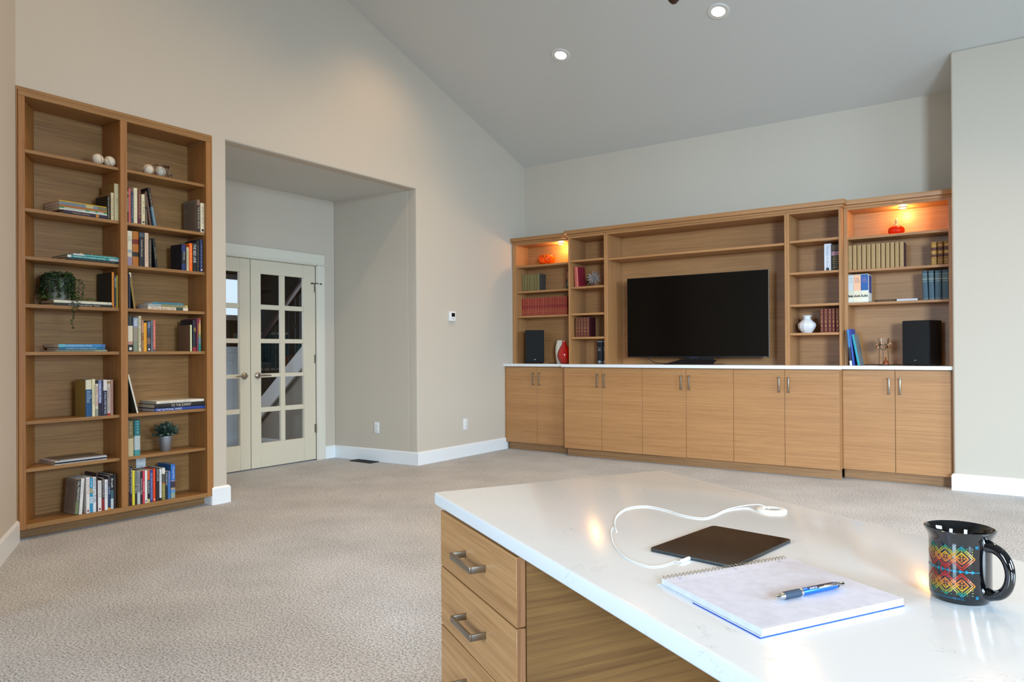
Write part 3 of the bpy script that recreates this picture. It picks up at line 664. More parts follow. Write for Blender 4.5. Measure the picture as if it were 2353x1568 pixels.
# right column, second shelf
row_A(S2, [
 (-4.7597, -4.7483, 2.2604, '#20251f', 'dark paperback against the divider, right column second shelf', dict(hard=False, b=((.78, .86, '#8d9284'), (.3, .7, '#8d9284')), s='#1b1f1a')),
 (-4.7477, -4.7320, 2.2491, '#c25f5c', 'salmon pink paperback on the right column second shelf', dict(hard=False, s='#8e3434')),
 (-4.7309, -4.7131, 2.2336, '#33424f', 'slate blue paperback beside the salmon one, right column second shelf', dict(hard=False, s='#8c99a5')),
 (-4.7122, -4.6844, 2.2592, '#d9cfae', 'tall cream hardback in the row on the right column second shelf', {}),
 (-4.6832, -4.6594, 2.2529, '#6b3f32', 'maroon and brown hardback beside the tall cream one', dict(b=((0, .2, '#5a1f2a'),), s='#b0907c')),
 (-4.6582, -4.6314, 2.2247, '#d8cda9', 'shorter cream hardback with dark script beside leaning books', dict(t='Jack  McCallum', tc='#4a3d36', tz=(.25, .85), w=.45, logo='#333333')),
])
row_A(S2, [
 (-4.6299, -4.6118, S2+.215, '#5d5340', 'drab olive book with black band, leaning, right column second shelf', dict(lean=-.06, b=((.5, .57, '#16130f'),))),
 (-4.6026, -4.5856, S2+.232, '#56382f', 'brown leaning book, right column second shelf', dict(lean=-.14, s='#8a7768')),
 (-4.5716, -4.5514, S2+.262, '#25201c', 'black leaning book with pale blue lower spine, right column second shelf', dict(lean=-.17, b=((0, .5, '#5d7f92'),), s='#b59b82')),
 (-4.2471, -4.2229, 2.2560, '#2a1f1d', 'black book showing its grey back cover, right column second shelf', dict(side='#7c6e5f', hard=False, b=((.82, 1, '#7f6252'),), t='THE ROAD BACK', tc='#c9bda8', tz=(.1, .78), blurb='#5a4d42')),
 (-4.2187, -4.1863, 2.2359, '#e2d5b4', 'cream hardback at the right end of the second shelf', dict(t='PHILIP  BECK', tc='#8a8271', tz=(.2, .95), w=.42, logo='#222222')),
])
# right column, third shelf
row_A(S3, [
 (-4.7609, -4.7241, 1.9608, '#cfcdb4', 'pale book with a snowy landscape spine, right column third shelf', dict(hard=False, b=((0, .25, '#8c8196'), (.25, .36, '#c9c0a8'), (.36, .46, '#9aa3a4')), t='LAST\nLIGHT', tc='#6b6a5c', tz=(.62, .93), up=True)),
 (-4.7217, -4.6766, 1.9624, '#a8651c', 'thick tan leather book with red and black spine labels', dict(b=((.63, .77, '#6e1f12'), (.27, .4, '#23221c')), D=.16)),
 (-4.6742, -4.6385, 1.9619, '#1e1d26', 'black book with white script, right column third shelf', dict(b=((.86, .98, '#44505c'),), t='Count Stories', tc='#b9b5a4', tz=(.28, .78), w=.4)),
 (-4.6366, -4.6103, 1.9616, '#cdb59c', 'blush pink patterned book, right column third shelf', dict(hard=False, s='#b08c80')),
 (-4.6069, -4.5891, 1.9209, '#4c4437', 'short brown book, right column third shelf', dict(s='#8b8371', hard=False)),
 (-4.5620, -4.5432, S3+.205, '#171a1b', 'black book leaning left alone, right column third shelf', dict(lean=-.10, t='DISCOVERIES', tc='#9a937f', w=.45)),
 (-4.3660, -4.3326, 1.9147, '#1c2a63', 'blue and black book with its dark cover showing, right column third shelf', dict(side='#0d1024', b=((.25, .72, '#15171d'),), t='WHITE HOLES', tc='#c8cad0', tz=(.4, .72))),
 (-4.3293, -4.3114, 1.8960, '#c2b592', 'short cream paperback beside the orange one', dict(hard=False, s='#8a8068')),
 (-4.3077, -4.2819, 1.9282, '#f06a12', 'bright orange hardback, right column third shelf', dict(s='#ffb27a', sz=(.3, .9))),
 (-4.2806, -4.2532, 1.9342, '#15161a', 'black book with big white capitals beside the orange one', dict(t='THE RED LINE', tc='#cfd0cf', tz=(.3, .95), w=.8, hard=False)),
 (-4.2512, -4.2260, 1.9551, '#1a1718', 'tall dark book between the lettered black and the navy ones', dict(s='#6c6257')),
 (-4.2242, -4.2006, 1.9650, '#24305f', 'navy book at the right end of the third shelf', dict(s='#8794a8', logo='#d8d8d8')),
])
# right column, fourth shelf
row_A(S4, [
 (-4.7611, -4.7474, 1.6666, '#181a26', 'black book tight against the divider, right column fourth shelf', dict(D=.16)),
 (-4.7465, -4.7350, 1.6658, '#2a3040', 'dark slate book beside it, right column fourth shelf', dict(D=.16)),
 (-4.7140, -4.7000, S4+.245, '#8c7436', 'thin mustard book leaning left with a white label', dict(lean=-.135, b=((.88, 1, '#ddd6c4'),), side='#15100c')),
])
pile_A(S4, [
 (-4.6163, -4.3209, .0215, '#d8ccb2', 'cream book with red blackletter, bottom of the fourth shelf pile', dict(b=((.03, .1, '#d8c5b8'), (.13, .31, '#34463f')), t='Off The Beaten Path', tc='#8f3b34', tz=(.34, .94), w=.7, hard=False, D=.14)),
 (-4.6154, -4.3242, .018, '#8d8b62', 'olive and grey book in the middle of the fourth shelf pile', dict(b=((.68, 1, '#9aa7a8'), (.0, .05, '#c9b25e')), s='#5e6150', hard=False, D=.14)),
 (-4.5824, -4.3577, .0145, '#3f7f95', 'teal blue book topping the right column fourth shelf pile', dict(t='Hiking Trails of the Western Mountains', tc='#1f4450', tz=(.05, .95), w=.5, hard=False, D=.13)),
])
# right column, fifth shelf
row_A(S5, [
 (-4.7627, -4.7571, 1.3542, '#a8481c', 'sliver of a rust coloured book against the divider, fifth shelf', dict(hard=False)),
 (-4.7563, -4.7188, 1.3844, '#131516', 'thick black book with a wide cream label, right column fifth shelf', dict(b=((.28, .72, '#cfc6ae'), (.19, .28, '#b08470')), logo='#d8d4c4', t='GRAND MASTERS', tc='#6d746f', tz=(.74, .98), w=.5)),
 (-4.7173, -4.6833, 1.3726, '#8f8877', 'grey blue book with a faded photo spine, fifth shelf', dict(b=((.72, 1, '#8b98b0'), (0, .3, '#7b8470')), t='TALES', tc='#e6e6e2', tz=(.76, .96), w=.7)),
 (-4.6818, -4.6614, 1.3849, '#d2c8a4', 'tall cream book with vertical capitals, right column fifth shelf', dict(t='THE GREAT AMERICAN ROAD TRIP', tc='#5d5745', tz=(.1, .97), w=.6)),
 (-4.6602, -4.6471, 1.3574, '#7b4b33', 'thin brown and pink paperback beside the tall cream one', dict(hard=False, b=((.6, 1, '#b5806c'), (0, .35, '#8e6a4e')), s='#d8c8a8')),
 (-4.6462, -4.6228, 1.3403, '#e5a21e', 'golden yellow hardback, right column fifth shelf', dict(s='#b87812')),
 (-4.6215, -4.5967, 1.3489, '#3a3a44', 'navy and brown book beside the golden yellow one', dict(b=((.62, 1, '#3d4a66'), (.25, .45, '#7b6152')), logo='#d8d6c8', t='FIRE', tc='#a5b0c0', tz=(.78, .97), w=.7)),
 (-4.5957, -4.5809, 1.3570, '#67727b', 'thin blue grey paperback, right column fifth shelf', dict(hard=False, t='GRAPHIC HISTORY', tc='#2a2d31', tz=(.2, .95), w=.6)),
 (-4.5799, -4.5628, 1.3585, '#c9675a', 'coral paperback at the end of the left group, fifth shelf', dict(hard=False, s='#f0c9b0', b=((0, .06, '#4a5360'),))),
 (-4.3051, -4.2909, 1.3335, '#ccd0a8', 'short book with a brown cover and pale green spine', dict(side='#6f5540', hard=False, D=.15)),
 (-4.2834, -4.2547, 1.3703, '#1d1b26', 'black book with gilt lettering and red foot, fifth shelf', dict(b=((0, .13, '#8e1f2c'),), t='WEST', tc='#d9b43c', tz=(.62, .76), w=.7, D=.165)),
 (-4.2533, -4.2416, 1.3795, '#7b2844', 'thin plum coloured book, right column fifth shelf', dict(hard=False)),
 (-4.2395, -4.2174, 1.3855, '#b56a2a', 'rainbow spined book at the right end of the fifth shelf', dict(b=((0, .22, '#1f7a70'), (.22, .42, '#5d7f86'), (.42, .55, '#7f8a4a'), (.55, .8, '#b8862c'), (.86, 1, '#8e3026')), t='THE WORLD ATLAS', tc='#e8dcc0', tz=(.5, .95), w=.4, side='#8a8172')),
])
# right column, sixth shelf
row_A(S6, [
 (-4.7594, -4.7524, S6+.262, '#24301f', 'thin dark green book against the divider, sixth shelf', dict(hard=False)),
 (-4.6962, -4.6845, S6+.272, '#d9d5c4', 'thin white book leaning left on the sixth shelf', dict(hard=False, lean=-.235, side='#4a4034', s='#a9a596')),
])
pile_A(S6, [
 (-4.5719, -4.1904, .023, '#23408c', 'royal blue national parks book, bottom of the sixth shelf pile', dict(t='THE NATIONAL PARKS', tc='#cfd3dc', tz=(.47, .97), w=.7, D=.23)),
 (-4.5719, -4.1939, .030, '#191918', 'black book lettered to the summit, middle of the sixth shelf pile', dict(t='TO THE SUMMIT', tc='#d0ccc0', tz=(.28, .68), w=.62, D=.235, logo='#e8e8e8')),
 (-4.5582, -4.1981, .020, '#dcd9cb', 'white national parks book topping the sixth shelf pile', dict(t='NATIONAL PARKS OF AMERICA', tc='#8a867c', tz=(.27, .95), w=.5, D=.22)),
])
# right column, seventh shelf
row_A(S7, [
 (-4.7588, -4.7164, 0.6733, '#6c5f3c', 'olive book with a cream floral spine, seventh shelf', dict(b=((0, .5, '#b7aa84'),), s='#a89c78', sz=(.62, .95), D=.16)),
 (-4.7128, -4.6707, 0.6726, '#15656a', 'teal book with a white map pattern, seventh shelf', dict(b=((.05, .56, '#aab6b8'), (0, .16, '#3d8a8c')), s='#7fb0b2', sz=(.62, .97), D=.16)),
])
# right column, bottom
row_A(S8, [
 (-4.7608, -4.7438, 0.3687, '#1c1619', 'black paperback against the divider with tan lettering, bottom shelf', dict(hard=False, t='THE WHITE ROAD AND BEYOND', tc='#9c8a74', tz=(.35, .98), w=.75)),
 (-4.7426, -4.7302, 0.3664, '#251c26', 'thin black paperback with white capitals beside it, bottom shelf', dict(hard=False, t='LIVE FAST RUN STRONG', tc='#d5d5d5', tz=(.25, .98), w=.8, b=((.1, .2, '#5a1f26'),))),
 (-4.7293, -4.7116, 0.3335, '#d9cf34', 'bright yellow paperback, right column bottom shelf', dict(hard=False, s='#8d8a2a', sz=(.35, .6))),
 (-4.7107, -4.6970, 0.3414, '#1e2321', 'thin black book between the yellow and the grey ones', dict(hard=False, t='BACKCOUNTRY MEALS', tc='#cfd3d2', tz=(.32, .95), w=.8)),
 (-4.6952, -4.6745, 0.3247, '#8f9496', 'grey book with a pale foot, right column bottom shelf', dict(hard=False, t='A RUNNERS GUIDE', tc='#3c4450', tz=(.38, .95), w=.7, b=((0, .35, '#b9bdbc'),))),
 (-4.6736, -4.6595, 0.3208, '#1f1a22', 'black paperback left of the pink red one', dict(hard=False, t='TRAINING BIBLE', tc='#b9bab9', tz=(.1, .96), w=.7)),
 (-4.6586, -4.6431, 0.3214, '#c7384e', 'pink red paperback, right column bottom shelf', dict(hard=False, t='THE COACH', tc='#eec1c4', tz=(.25, .8), w=.5)),
 (-4.6422, -4.6252, 0.3216, '#dfe0dc', 'plain white paperback, right column bottom shelf', dict(hard=False, logo='#2a2a2a')),
 (-4.6242, -4.6074, 0.3206, '#17171a', 'black paperback with orange top and cream foot', dict(hard=False, b=((.7, 1, '#c8592f'), (0, .11, '#cdbb7e')), t='THE LONG RACE', tc='#d3d6d4', tz=(.28, .68), w=.7)),
 (-4.6065, -4.5867, 0.3211, '#2b3b86', 'indigo paperback with pale blue lettering, bottom shelf', dict(hard=False, t='PEAK PERFORMANCE NUTRITION', tc='#9db4d4', tz=(.08, .9), w=.75)),
 (-4.5852, -4.5660, 0.3242, '#e2400c', 'vivid orange red hardback, right column bottom shelf', dict(logo='#f2c3ac')),
 (-4.5641, -4.5394, 0.3234, '#231b1f', 'black hardback lettered endure, bottom shelf', dict(t='ENDURE', tc='#b5b2b0', tz=(.6, .98), w=.55)),
 (-4.5378, -4.5211, 0.3170, '#d7dade', 'slim white book right of the black endure hardback', dict(s='#9aa0a8', b=((0, .08, '#2b2228'),))),
 (-4.5192, -4.4980, 0.3220, '#8d8440', 'olive yellow book with a white head and orange stripe', dict(hard=False, b=((.82, 1, '#dddcd4'), (.5, .53, '#c8581c'), (.53, .8, '#55544a')), s='#c9c08a', sz=(.1, .5))),
 (-4.4967, -4.4782, 0.2924, '#1c2634', 'dark navy paperback beside two blue ones', dict(hard=False, t='STRONG LEAN FAST', tc='#c3cad0', tz=(.5, .96), w=.7)),
 (-4.4773, -4.4583, 0.2934, '#3a6fae', 'medium blue paperback with salmon lettering, bottom shelf', dict(hard=False, t='STRETCH', tc='#b08a8c', tz=(.62, .96), w=.7)),
 (-4.4543, -4.4206, 0.3383, '#2a6bb5', 'tall blue hardback at the right end of the bottom row', dict(b=((0, .15, '#8fa08c'), (.15, .26, '#5b90bb'), (.26, .31, '#b88f6c'), (.31, .5, '#38303f'), (.5, .52, '#b9a0b0')), t='Through Water', tc='#c7d6ea', tz=(.56, .93), w=.45, side='#1f4f86')),
])
# left column, second shelf
pile_A(S2, [
 (-5.1545, -4.8884, .023, '#221a38', 'dark purple storybook at the bottom of the second shelf pile', dict(b=((.2, .27, '#b5762a'),), t='Family Story Collection', tc='#a58d62', tz=(.42, .8), w=.75, D=.2)),
 (-5.1813, -4.8895, .0105, '#c7cac2', 'thin white magazine with red print, second shelf pile', dict(hard=False, s='#b87a6a', sz=(.7, .9), D=.21)),
 (-5.1813, -4.8895, .008, '#a9b9ae', 'thin white and green magazine, second shelf pile', dict(hard=False, b=((.9, 1, '#2a8c5c'), (.38, .46, '#2a9c66'), (.0, .07, '#1f8c56'), (.2, .26, '#2a9c66')), D=.21)),
 (-5.1818, -4.8895, .0135, '#a0642c', 'plain tan magazine in the second shelf pile', dict(hard=False, D=.21)),
 (-5.1825, -4.8909, .020, '#73808c', 'grey blue magazines in the second shelf pile', dict(hard=False, b=((.3, .45, '#b5ab7c'), (0, .2, '#6d6c54')), s='#4d565f', sz=(.5, .98), D=.21)),
 (-5.1838, -4.8923, .0065, '#c9a51c', 'yellow edged magazine topping the second shelf pile', dict(hard=False, D=.215)),
])
row_A(S2, [
 (-4.8866, -4.8714, 2.1754, '#14140f', 'black paperback at the right of the left column second shelf', dict(hard=False, t='THE PACIFIC NORTHWEST', tc='#9fa28a', tz=(.05, .95), w=.6, side='#120f0b', D=.16)),
 (-4.8641, -4.8434, 2.2001, '#c9ba96', 'medium cream book between the black and tall ones', dict(s='#8a7c5c', side='#8b6c44', D=.17)),
 (-4.8408, -4.8104, 2.2648, '#bfb58c', 'tall cream book with a tan cover, left column second shelf', dict(s='#77705a', sz=(.45, .6), side='#8d6c38', D=.175)),
])
# left column, third shelf
pile_A(S3, [
 (-5.1453, -4.8140, .0165, '#15191b', 'black book at the bottom of the third shelf pile', dict(s='#5b6262', D=.21)),
 (-5.1350, -4.8154, .018, '#2f8486', 'teal and white book in the third shelf pile', dict(b=((0, .19, '#9fb6b9'), (.93, 1, '#c8d4d4')), t='UNDER THE OCEAN WAVES', tc='#bcd8d8', tz=(.24, .92), w=.55, D=.21)),
 (-5.1003, -4.8169, .011, '#3d9a98', 'slim white and turquoise book in the third shelf pile', dict(b=((.76, 1, '#c2cccb'),), s='#b9d5d4', D=.19, hard=False)),
 (-5.0830, -4.8212, .006, '#4a4a34', 'mottled magazine topping the left column third shelf pile', dict(hard=False, b=((.05, .09, '#a5543c'), (.6, .63, '#b56a3c'), (.85, .92, '#b59a6a')), D=.18)),
])
# left column, fourth shelf
zp = pile_A(S4, [
 (-5.2175, -4.8506, .0165, '#1d2023', 'black book lettered down the great, lying under the white one', dict(t='Down the Great Unknown   Powell', tc='#c9ccc4', tz=(.05, .95), w=.5, D=.19)),
 (-5.2158, -4.8613, .0185, '#cfcdb8', 'cream white book lying under the trailing plant', dict(s='#8f8d7c', sz=(.03, .1), D=.19)),
])
row_A(S4, [
 (-4.8594, -4.8446, 1.6614, '#d07f1e', 'orange hardback at the right of the left column fourth shelf', dict(s='#8c4f10', side='#1a1713', D=.2, H=.236)),
 (-4.8435, -4.8309, 1.6545, '#27303a', 'dark paperback lettered in white beside the orange hardback', dict(hard=False, t='OREGON', tc='#c5c6c0', tz=(.62, .92), w=.8, b=((0, .04, '#a03a2c'),))),
 (-4.8301, -4.8198, 1.6496, '#a8962a', 'thin yellow green book nearest the divider, fourth shelf', dict(hard=False, s='#6e6420')),
])
# left column, fifth shelf
pile_A(S5, [
 (-5.2062, -4.8923, .0125, '#64705f', 'grey green book at the bottom of the fifth shelf pile', dict(s='#98a189', D=.22, hard=False, b=((0, .24, '#7f8a72'),))),
 (-5.1855, -4.9057, .016, '#1f5f86', 'blue compact world atlas in the fifth shelf pile', dict(t='COMPACT WORLD ATLAS', tc='#a3c0c8', tz=(.15, .9), w=.62, D=.17, hard=False)),
 (-5.1900, -4.9040, .0205, '#2f7fb5', 'bright blue world atlas topping the fifth shelf pile', dict(b=((.0, .1, '#3a66a0'), (.86, 1, '#5ca9b8')), t="GOODE'S WORLD ATLAS", tc='#b9d9e0', tz=(.3, .86), w=.6, D=.2, hard=False)),
])
# left column, sixth shelf
row_A(S6, [
 (-5.0269, -4.9882, 0.9591, '#0f4a78', 'thick blue and cream book with a tan back cover, sixth shelf', dict(b=((.74, 1, '#cdc9ae'),), side='#8a7436', t='SORRY\nPLAYS\nON THE\nSCREEN\nAND\nFILMS', tc='#b9cad0', tz=(.38, .7), up=True, D=.15)),
 (-4.9876, -4.9670, 0.9633, '#d6cda8', 'cream book with dark vertical title, left column sixth shelf', dict(t='The High Adventure of Eric Ryback', tc='#4c4432', tz=(.3, .85), w=.5, D=.15)),
 (-4.9661, -4.9495, 0.9555, '#c8c2b0', 'white book with red capitals and a black head', dict(b=((.9, 1, '#171513'), (0, .2, '#8c9180')), t='SMALL CITIES', tc='#9c2d2c', tz=(.25, .86), w=.85, hard=False)),
 (-4.9486, -4.9285, 0.9549, '#6f7ba6', 'pale blue and navy book, left column sixth shelf', dict(b=((0, .36, '#1c1c30'),), t='THE LOST TRAIL', tc='#d5d8e4', tz=(.3, .95), w=.55, hard=False)),
 (-4.9277, -4.9177, 0.9543, '#2c2340', 'thin dark purple book, left column sixth shelf', dict(hard=False, s='#77728a')),
 (-4.9169, -4.8932, 0.9557, '#1c2340', 'navy book with a white head, left column sixth shelf', dict(b=((.7, 1, '#cfcac8'),), t='A WALK OVER THE PASS', tc='#b8bdc6', tz=(.05, .66), w=.6, hard=False)),
 (-4.8924, -4.8710, 0.9540, '#b3aaa0', 'grey pink book with a red foot, left column sixth shelf', dict(b=((0, .06, '#9c2424'), (.9, .96, '#8c6a34')), t='A Mountain of Trouble', tc='#8d3434', tz=(.15, .78), w=.5, hard=False)),
 (-4.8702, -4.8535, 0.9550, '#9c7768', 'dusty rose book at the right end of the sixth shelf row', dict(hard=False, s='#8c2f34')),
])
# left column, seventh shelf: flat magazines
pile_A(S7, [
 (-5.2143, -4.8955, .0065, '#b9b6ac', 'lowest of the magazines lying on the left column seventh shelf', dict(hard=False, D=.225, s='#5a5a5a')),
 (-5.2130, -4.8961, .010, '#1d2230', 'dark spined magazine second from the bottom of the flat pile', dict(hard=False, D=.22)),
 (-5.2115, -4.8955, .0085, '#c5c6ca', 'pale spined magazine third in the flat pile', dict(hard=False, D=.222)),
 (-5.1853, -4.9039, .006, '#8d9098', 'grey magazine on top of the flat pile, seventh shelf', dict(hard=False, D=.2, side='#6a6052')),
])
# left column, bottom
row_A(S8, [
 (-5.0964, -5.0762, S8+.225, '#1b1a16', 'dark book with grey back cover, leaning right, bottom shelf', dict(hard=False, lean=.075, side='#8c8079', b=((.02, .38, '#6f7b58'),), t='CALL MARATHON', tc='#d6d6cc', tz=(.4, .96), w=.75, blurb='#6b5f5a', D=.155)),
 (-5.0723, -5.0522, S8+.228, '#d6d6d4', 'white paperback leaning beside the dark one, bottom shelf', dict(hard=False, lean=.07, t='ELEANOR', tc='#b9b9b6', tz=(.5, .95), w=.5, D=.155)),
 (-5.0267, -5.0050, 0.3289, '#dcdbd8', 'white paperback with red lettering, left column bottom shelf', dict(hard=False, t='RUN FASTER LONGER', tc='#c4705c', tz=(.52, .95), w=.5, logo='#7a2b30', D=.155)),
 (-5.0042, -4.9863, 0.3215, '#1f8fbb', 'cyan blue paperback, left column bottom shelf', dict(hard=False, b=((.27, .3, '#dfe8ea'), (.32, .35, '#dfe8ea'), (.37, .40, '#dfe8ea'), (.42, .45, '#dfe8ea'), (.56, .7, '#9f9c7a')), s='#d5e6ec', sz=(.74, .97), D=.155)),
 (-4.9855, -4.9649, 0.3244, '#d7dde4', 'white paperback with large dark title, left column bottom shelf', dict(hard=False, t='READY to RUN', tc='#3a4254', tz=(.28, .96), w=.8, D=.155)),
 (-4.9640, -4.9550, 0.3476, '#3b2025', 'thin maroon hardback left of the centre, bottom shelf', dict(D=.16)),
 (-4.9542, -4.9308, 0.2961, '#dedddb', 'short white paperback right of the maroon hardback', dict(hard=False, t='BORN for RACE', tc='#8d8d8a', tz=(.45, .95), w=.6, logo='#7a2b30', D=.15)),
 (-4.9297, -4.9123, 0.3094, '#2c2024', 'black paperback with a red foot, left column bottom shelf', dict(hard=False, b=((0, .36, '#8c1f24'),), t='HOW BAD DO YOU WANT IT?', tc='#c7c3c2', tz=(.4, .97), w=.7, D=.16)),
 (-4.9114, -4.8908, 0.2965, '#dfdfe2', "white paperback with small blue capitals, left column bottom shelf", dict(hard=False, t="WHAT DOESN'T KILL US", tc='#35406a', tz=(.36, .95), w=.4, D=.15)),
 (-4.8900, -4.8728, 0.3181, '#1c3358', 'navy paperback with orange foot, left column bottom shelf', dict(hard=False, b=((0, .05, '#d08f2c'), (.7, 1, '#3d3640')), t='ULTRA', tc='#9fb4cc', tz=(.45, .68), w=.65, D=.17)),
 (-4.8720, -4.8536, 0.3254, '#10151a', 'black book fading to pale blue, lettered breath', dict(hard=False, b=((0, .3, '#b9c6cc'), (.3, .55, '#3f6474')), t='Breath', tc='#d9dde0', tz=(.62, .88), w=.8, D=.17)),
 (-4.8525, -4.8349, 0.3284, '#221512', 'dark brown hardback nearest the divider, bottom shelf', dict(s='#5a4034', D=.17)),
])

# ================================================================== BOOKS AND OBJECTS ON THE TELEVISION WALL
def place_B(o, x, y, z, lean=0): o.location = (x, y, z); o.rotation_euler = (-lean, 0, -PI/2)
def row_B(z, y, items):
    for it in items:
        x0, x1, zt_, cov, desc = it[:5]; op = it[5] if len(it) > 5 else {}
        T = abs(x1-x0)-.0006-op.get('shrink', 0); H = op.get('H', zt_-z)
        o = book(desc, T, H, op.get('D', .16), cov, op.get('hard', True), op.get('side'), op.get('b', ()), group=op.get('g'))
        place_B(o, (x0+x1)/2, y, z+T/2*abs(math.sin(op.get('lean', 0))), op.get('lean', 0))
        if 't' in op: spine_text(o, op['t'], op.get('tc', '#e8e4da'), *op.get('tz', (.12, .88)), wfrac=op.get('w', .55), up=op.get('up', False))
        if 's' in op: strokes(o, op['s'], *op.get('sz', (.15, .85)), wfrac=op.get('sw', .34), seed=len(desc))
        if 'orn' in op:
            mb = MB()
            for (f, h, wd) in op['orn']:
                mb.box(0, .0007, -T*wd/2, T*wd/2, H*f, H*(f+h))
            key = 'orn%s%s' % (cov, round(T, 3))
            mb.build('gilt_tooling', mat('gilt', '#b98f4c', .4, .35), o)
        if 'logo' in op: box('publisher_mark', paper(op['logo']), o, 0, .0006, -T*.22, T*.22, H*.03, H*.03+T*.44)
ORD = ['first', 'second', 'third', 'fourth', 'fifth', 'sixth', 'seventh', 'eighth', 'ninth', 'tenth', 'eleventh', 'twelfth', 'thirteenth', 'fourteenth', 'fifteenth', 'sixteenth', 'seventeenth', 'eighteenth']
YL = -.16
def eqset(z, y, xs, zt_, cov, lab, g, **op):
    n = len(xs)-1
    row_B(z, y, [(xs[i], xs[i+1], zt_, cov[i % len(cov)] if isinstance(cov, list) else cov, lab % ORD[i], dict(op, g=g)) for i in range(n)])
def lin(a, b, n): return [a+(b-a)*i/n for i in range(n+1)]
# left end unit
eqset(1.823, YL, [0.0560, 0.0940, 0.1286, 0.1638, 0.1988, 0.2281, 0.2658, 0.3058], 2.0286, ['#7a6a3c', '#7d6e40', '#756639'],
      '%s from the left of the seven olive volumes, left end unit', 'olive cloth volumes in the left end unit', D=.15, side='#4a4a46', s='#8f8455', sz=(.75, .95))
row_B(1.823, -.2, [(0.6890, 0.6890+.07, 2.0440, '#15130f', 'black and brown slipcase partly hidden behind the upright', dict(b=((.5, .95, '#7b3a20'), (.05, .3, '#3d4a3c')), s='#c9b089'))])
eqset(1.535, YL, lin(0.0570, 0.0570+.628, 18), 1.7479, ['#9c3822', '#963621', '#a13d26'], '%s from the left of the eighteen red volumes, left end unit', 'set of red cloth volumes in the left end unit',
      D=.14, b=((.955, .965, '#b9764c'), (.62, .63, '#b9764c'), (.42, .62, '#8c2a1e'), (.23, .24, '#b9764c')), s='#b8704a', sz=(.04, .4), sw=.5)
# narrow left unit
row_B(1.826, -.30, [(0.8665, 0.9107, 2.0830, '#c9695a', 'coral red book with decorated cover, leaning behind the glass starburst', dict(lean=-.05, side='#8a1c2e', D=.17, H=.225, s='#8c3a34', sz=(.1, .9)))])
GORN = [(.03, .008, .8), (.09, .045, .3), (.11, .008, .55), (.17, .008, .8), (.23, .12, .25), (.27, .01, .5), (.40, .008, .8), (.43, .04, .42), (.50, .02, .6), (.56, .008, .8), (.60, .045, .3), (.62, .008, .55), (.68, .008, .8), (.72, .015, .6), (.78, .008, .8), (.82, .045, .3), (.84, .008, .55), (.89, .008, .8), (.94, .03, .4)]
eqset(1.277, -.30, [0.8668, 0.9005, 0.9329, 0.9696, 1.0050, 1.0429], 1.4932, '#5a1714', '%s from the left of the five maroon gilt volumes, left of television',
      'maroon gilt volumes left of the television', D=.15, orn=GORN, side='#43121c')
row_B(.984, -.22, [(1.0935, 1.1552, 1.2418, '#17191c', 'black binder on the counter, left one of two', dict(b=((.93, .95, '#b9bcbf'), (.07, .085, '#b9bcbf')), s='#9a9da0', sz=(.55, .7), sw=.6, logo='#a9acaf')),
                   (1.1605, 1.2216, 1.2418, '#17191c', 'black binder on the counter, right one half hidden', dict(b=((.93, .95, '#b9bcbf'), (.07, .085, '#b9bcbf')), s='#9a9da0', sz=(.55, .7), sw=.6, logo='#a9acaf'))])
# narrow right unit
row_B(1.829, -.27, [(3.4505, 3.5079, 2.0782, '#dfe3ee', 'thick white paperback in the narrow right unit', dict(hard=False, t='The Power of a Promise', tc='#8d97a8', tz=(.12, .92), w=.3, logo='#2a2f3a')),
                    (3.5115, 3.5755, 2.0676, '#17120e', 'black book with tan lettering beside the thick white paperback', dict(hard=False, b=((.58, .74, '#a8808c'), (.78, .97, '#5a4a38')), s='#9c8459', sz=(.1, .55), sw=.8))])
eqset(1.277, -.25, [3.4063, 3.4372, 3.4723, 3.5055, 3.5358, 3.5711], 1.4939, '#6b1a20', '%s from the left of the five maroon gilt volumes, beside white vase',
      'maroon gilt volumes beside the white vase', D=.15, orn=GORN)
# right end unit
xs = [3.6414, 3.6800, 3.7169, 3.7546, 3.7924, 3.8303, 3.8666, 3.9077, 3.9438, 3.9793, 4.0156, 4.0520, 4.0882]
eqset(1.829, -.25, xs, 2.0458, ['#a08254', '#a4865a'], '%s from the left of the twelve tan volumes, right end unit', 'set of tan volumes in the right end unit', D=.16, side='#4c2036', shrink=.0035, s='#b59a66', sz=(.3, .6), sw=.12)
row_B(1.829, -.21, [(4.2869, 4.3284, 2.0256, '#a37a32', 'gold and brown leather volume, leftmost of three, right end unit', dict(b=((.64, .76, '#5a2b20'), (.36, .46, '#5a2b20')), orn=[(.1, .02, .7), (.2, .02, .7), (.52, .06, .5), (.82, .05, .5)], g='gold and brown volumes in the right end unit')),
                    (4.3322, 4.3746, 2.0278, '#8c6428', 'gold and brown leather volume, middle of three, right end unit', dict(b=((.64, .76, '#4f2420'), (.36, .46, '#4f2420')), orn=[(.1, .02, .7), (.2, .02, .7), (.52, .06, .5), (.82, .05, .5)], g='gold and brown volumes in the right end unit')),
                    (4.3777, 4.4210, 2.0297, '#8c6428', 'gold and brown leather volume, rightmost of three, right end unit', dict(b=((.64, .76, '#4f2420'), (.36, .46, '#4f2420')), orn=[(.1, .02, .7), (.2, .02, .7), (.52, .06, .5), (.82, .05, .5)], g='gold and brown volumes in the right end unit'))])
zc = 1.7879
x0, x1, x2, x3 = 3.6419, 3.6890, 3.7484, 3.8079
CW = 'civil war volume in the boxed set of three'
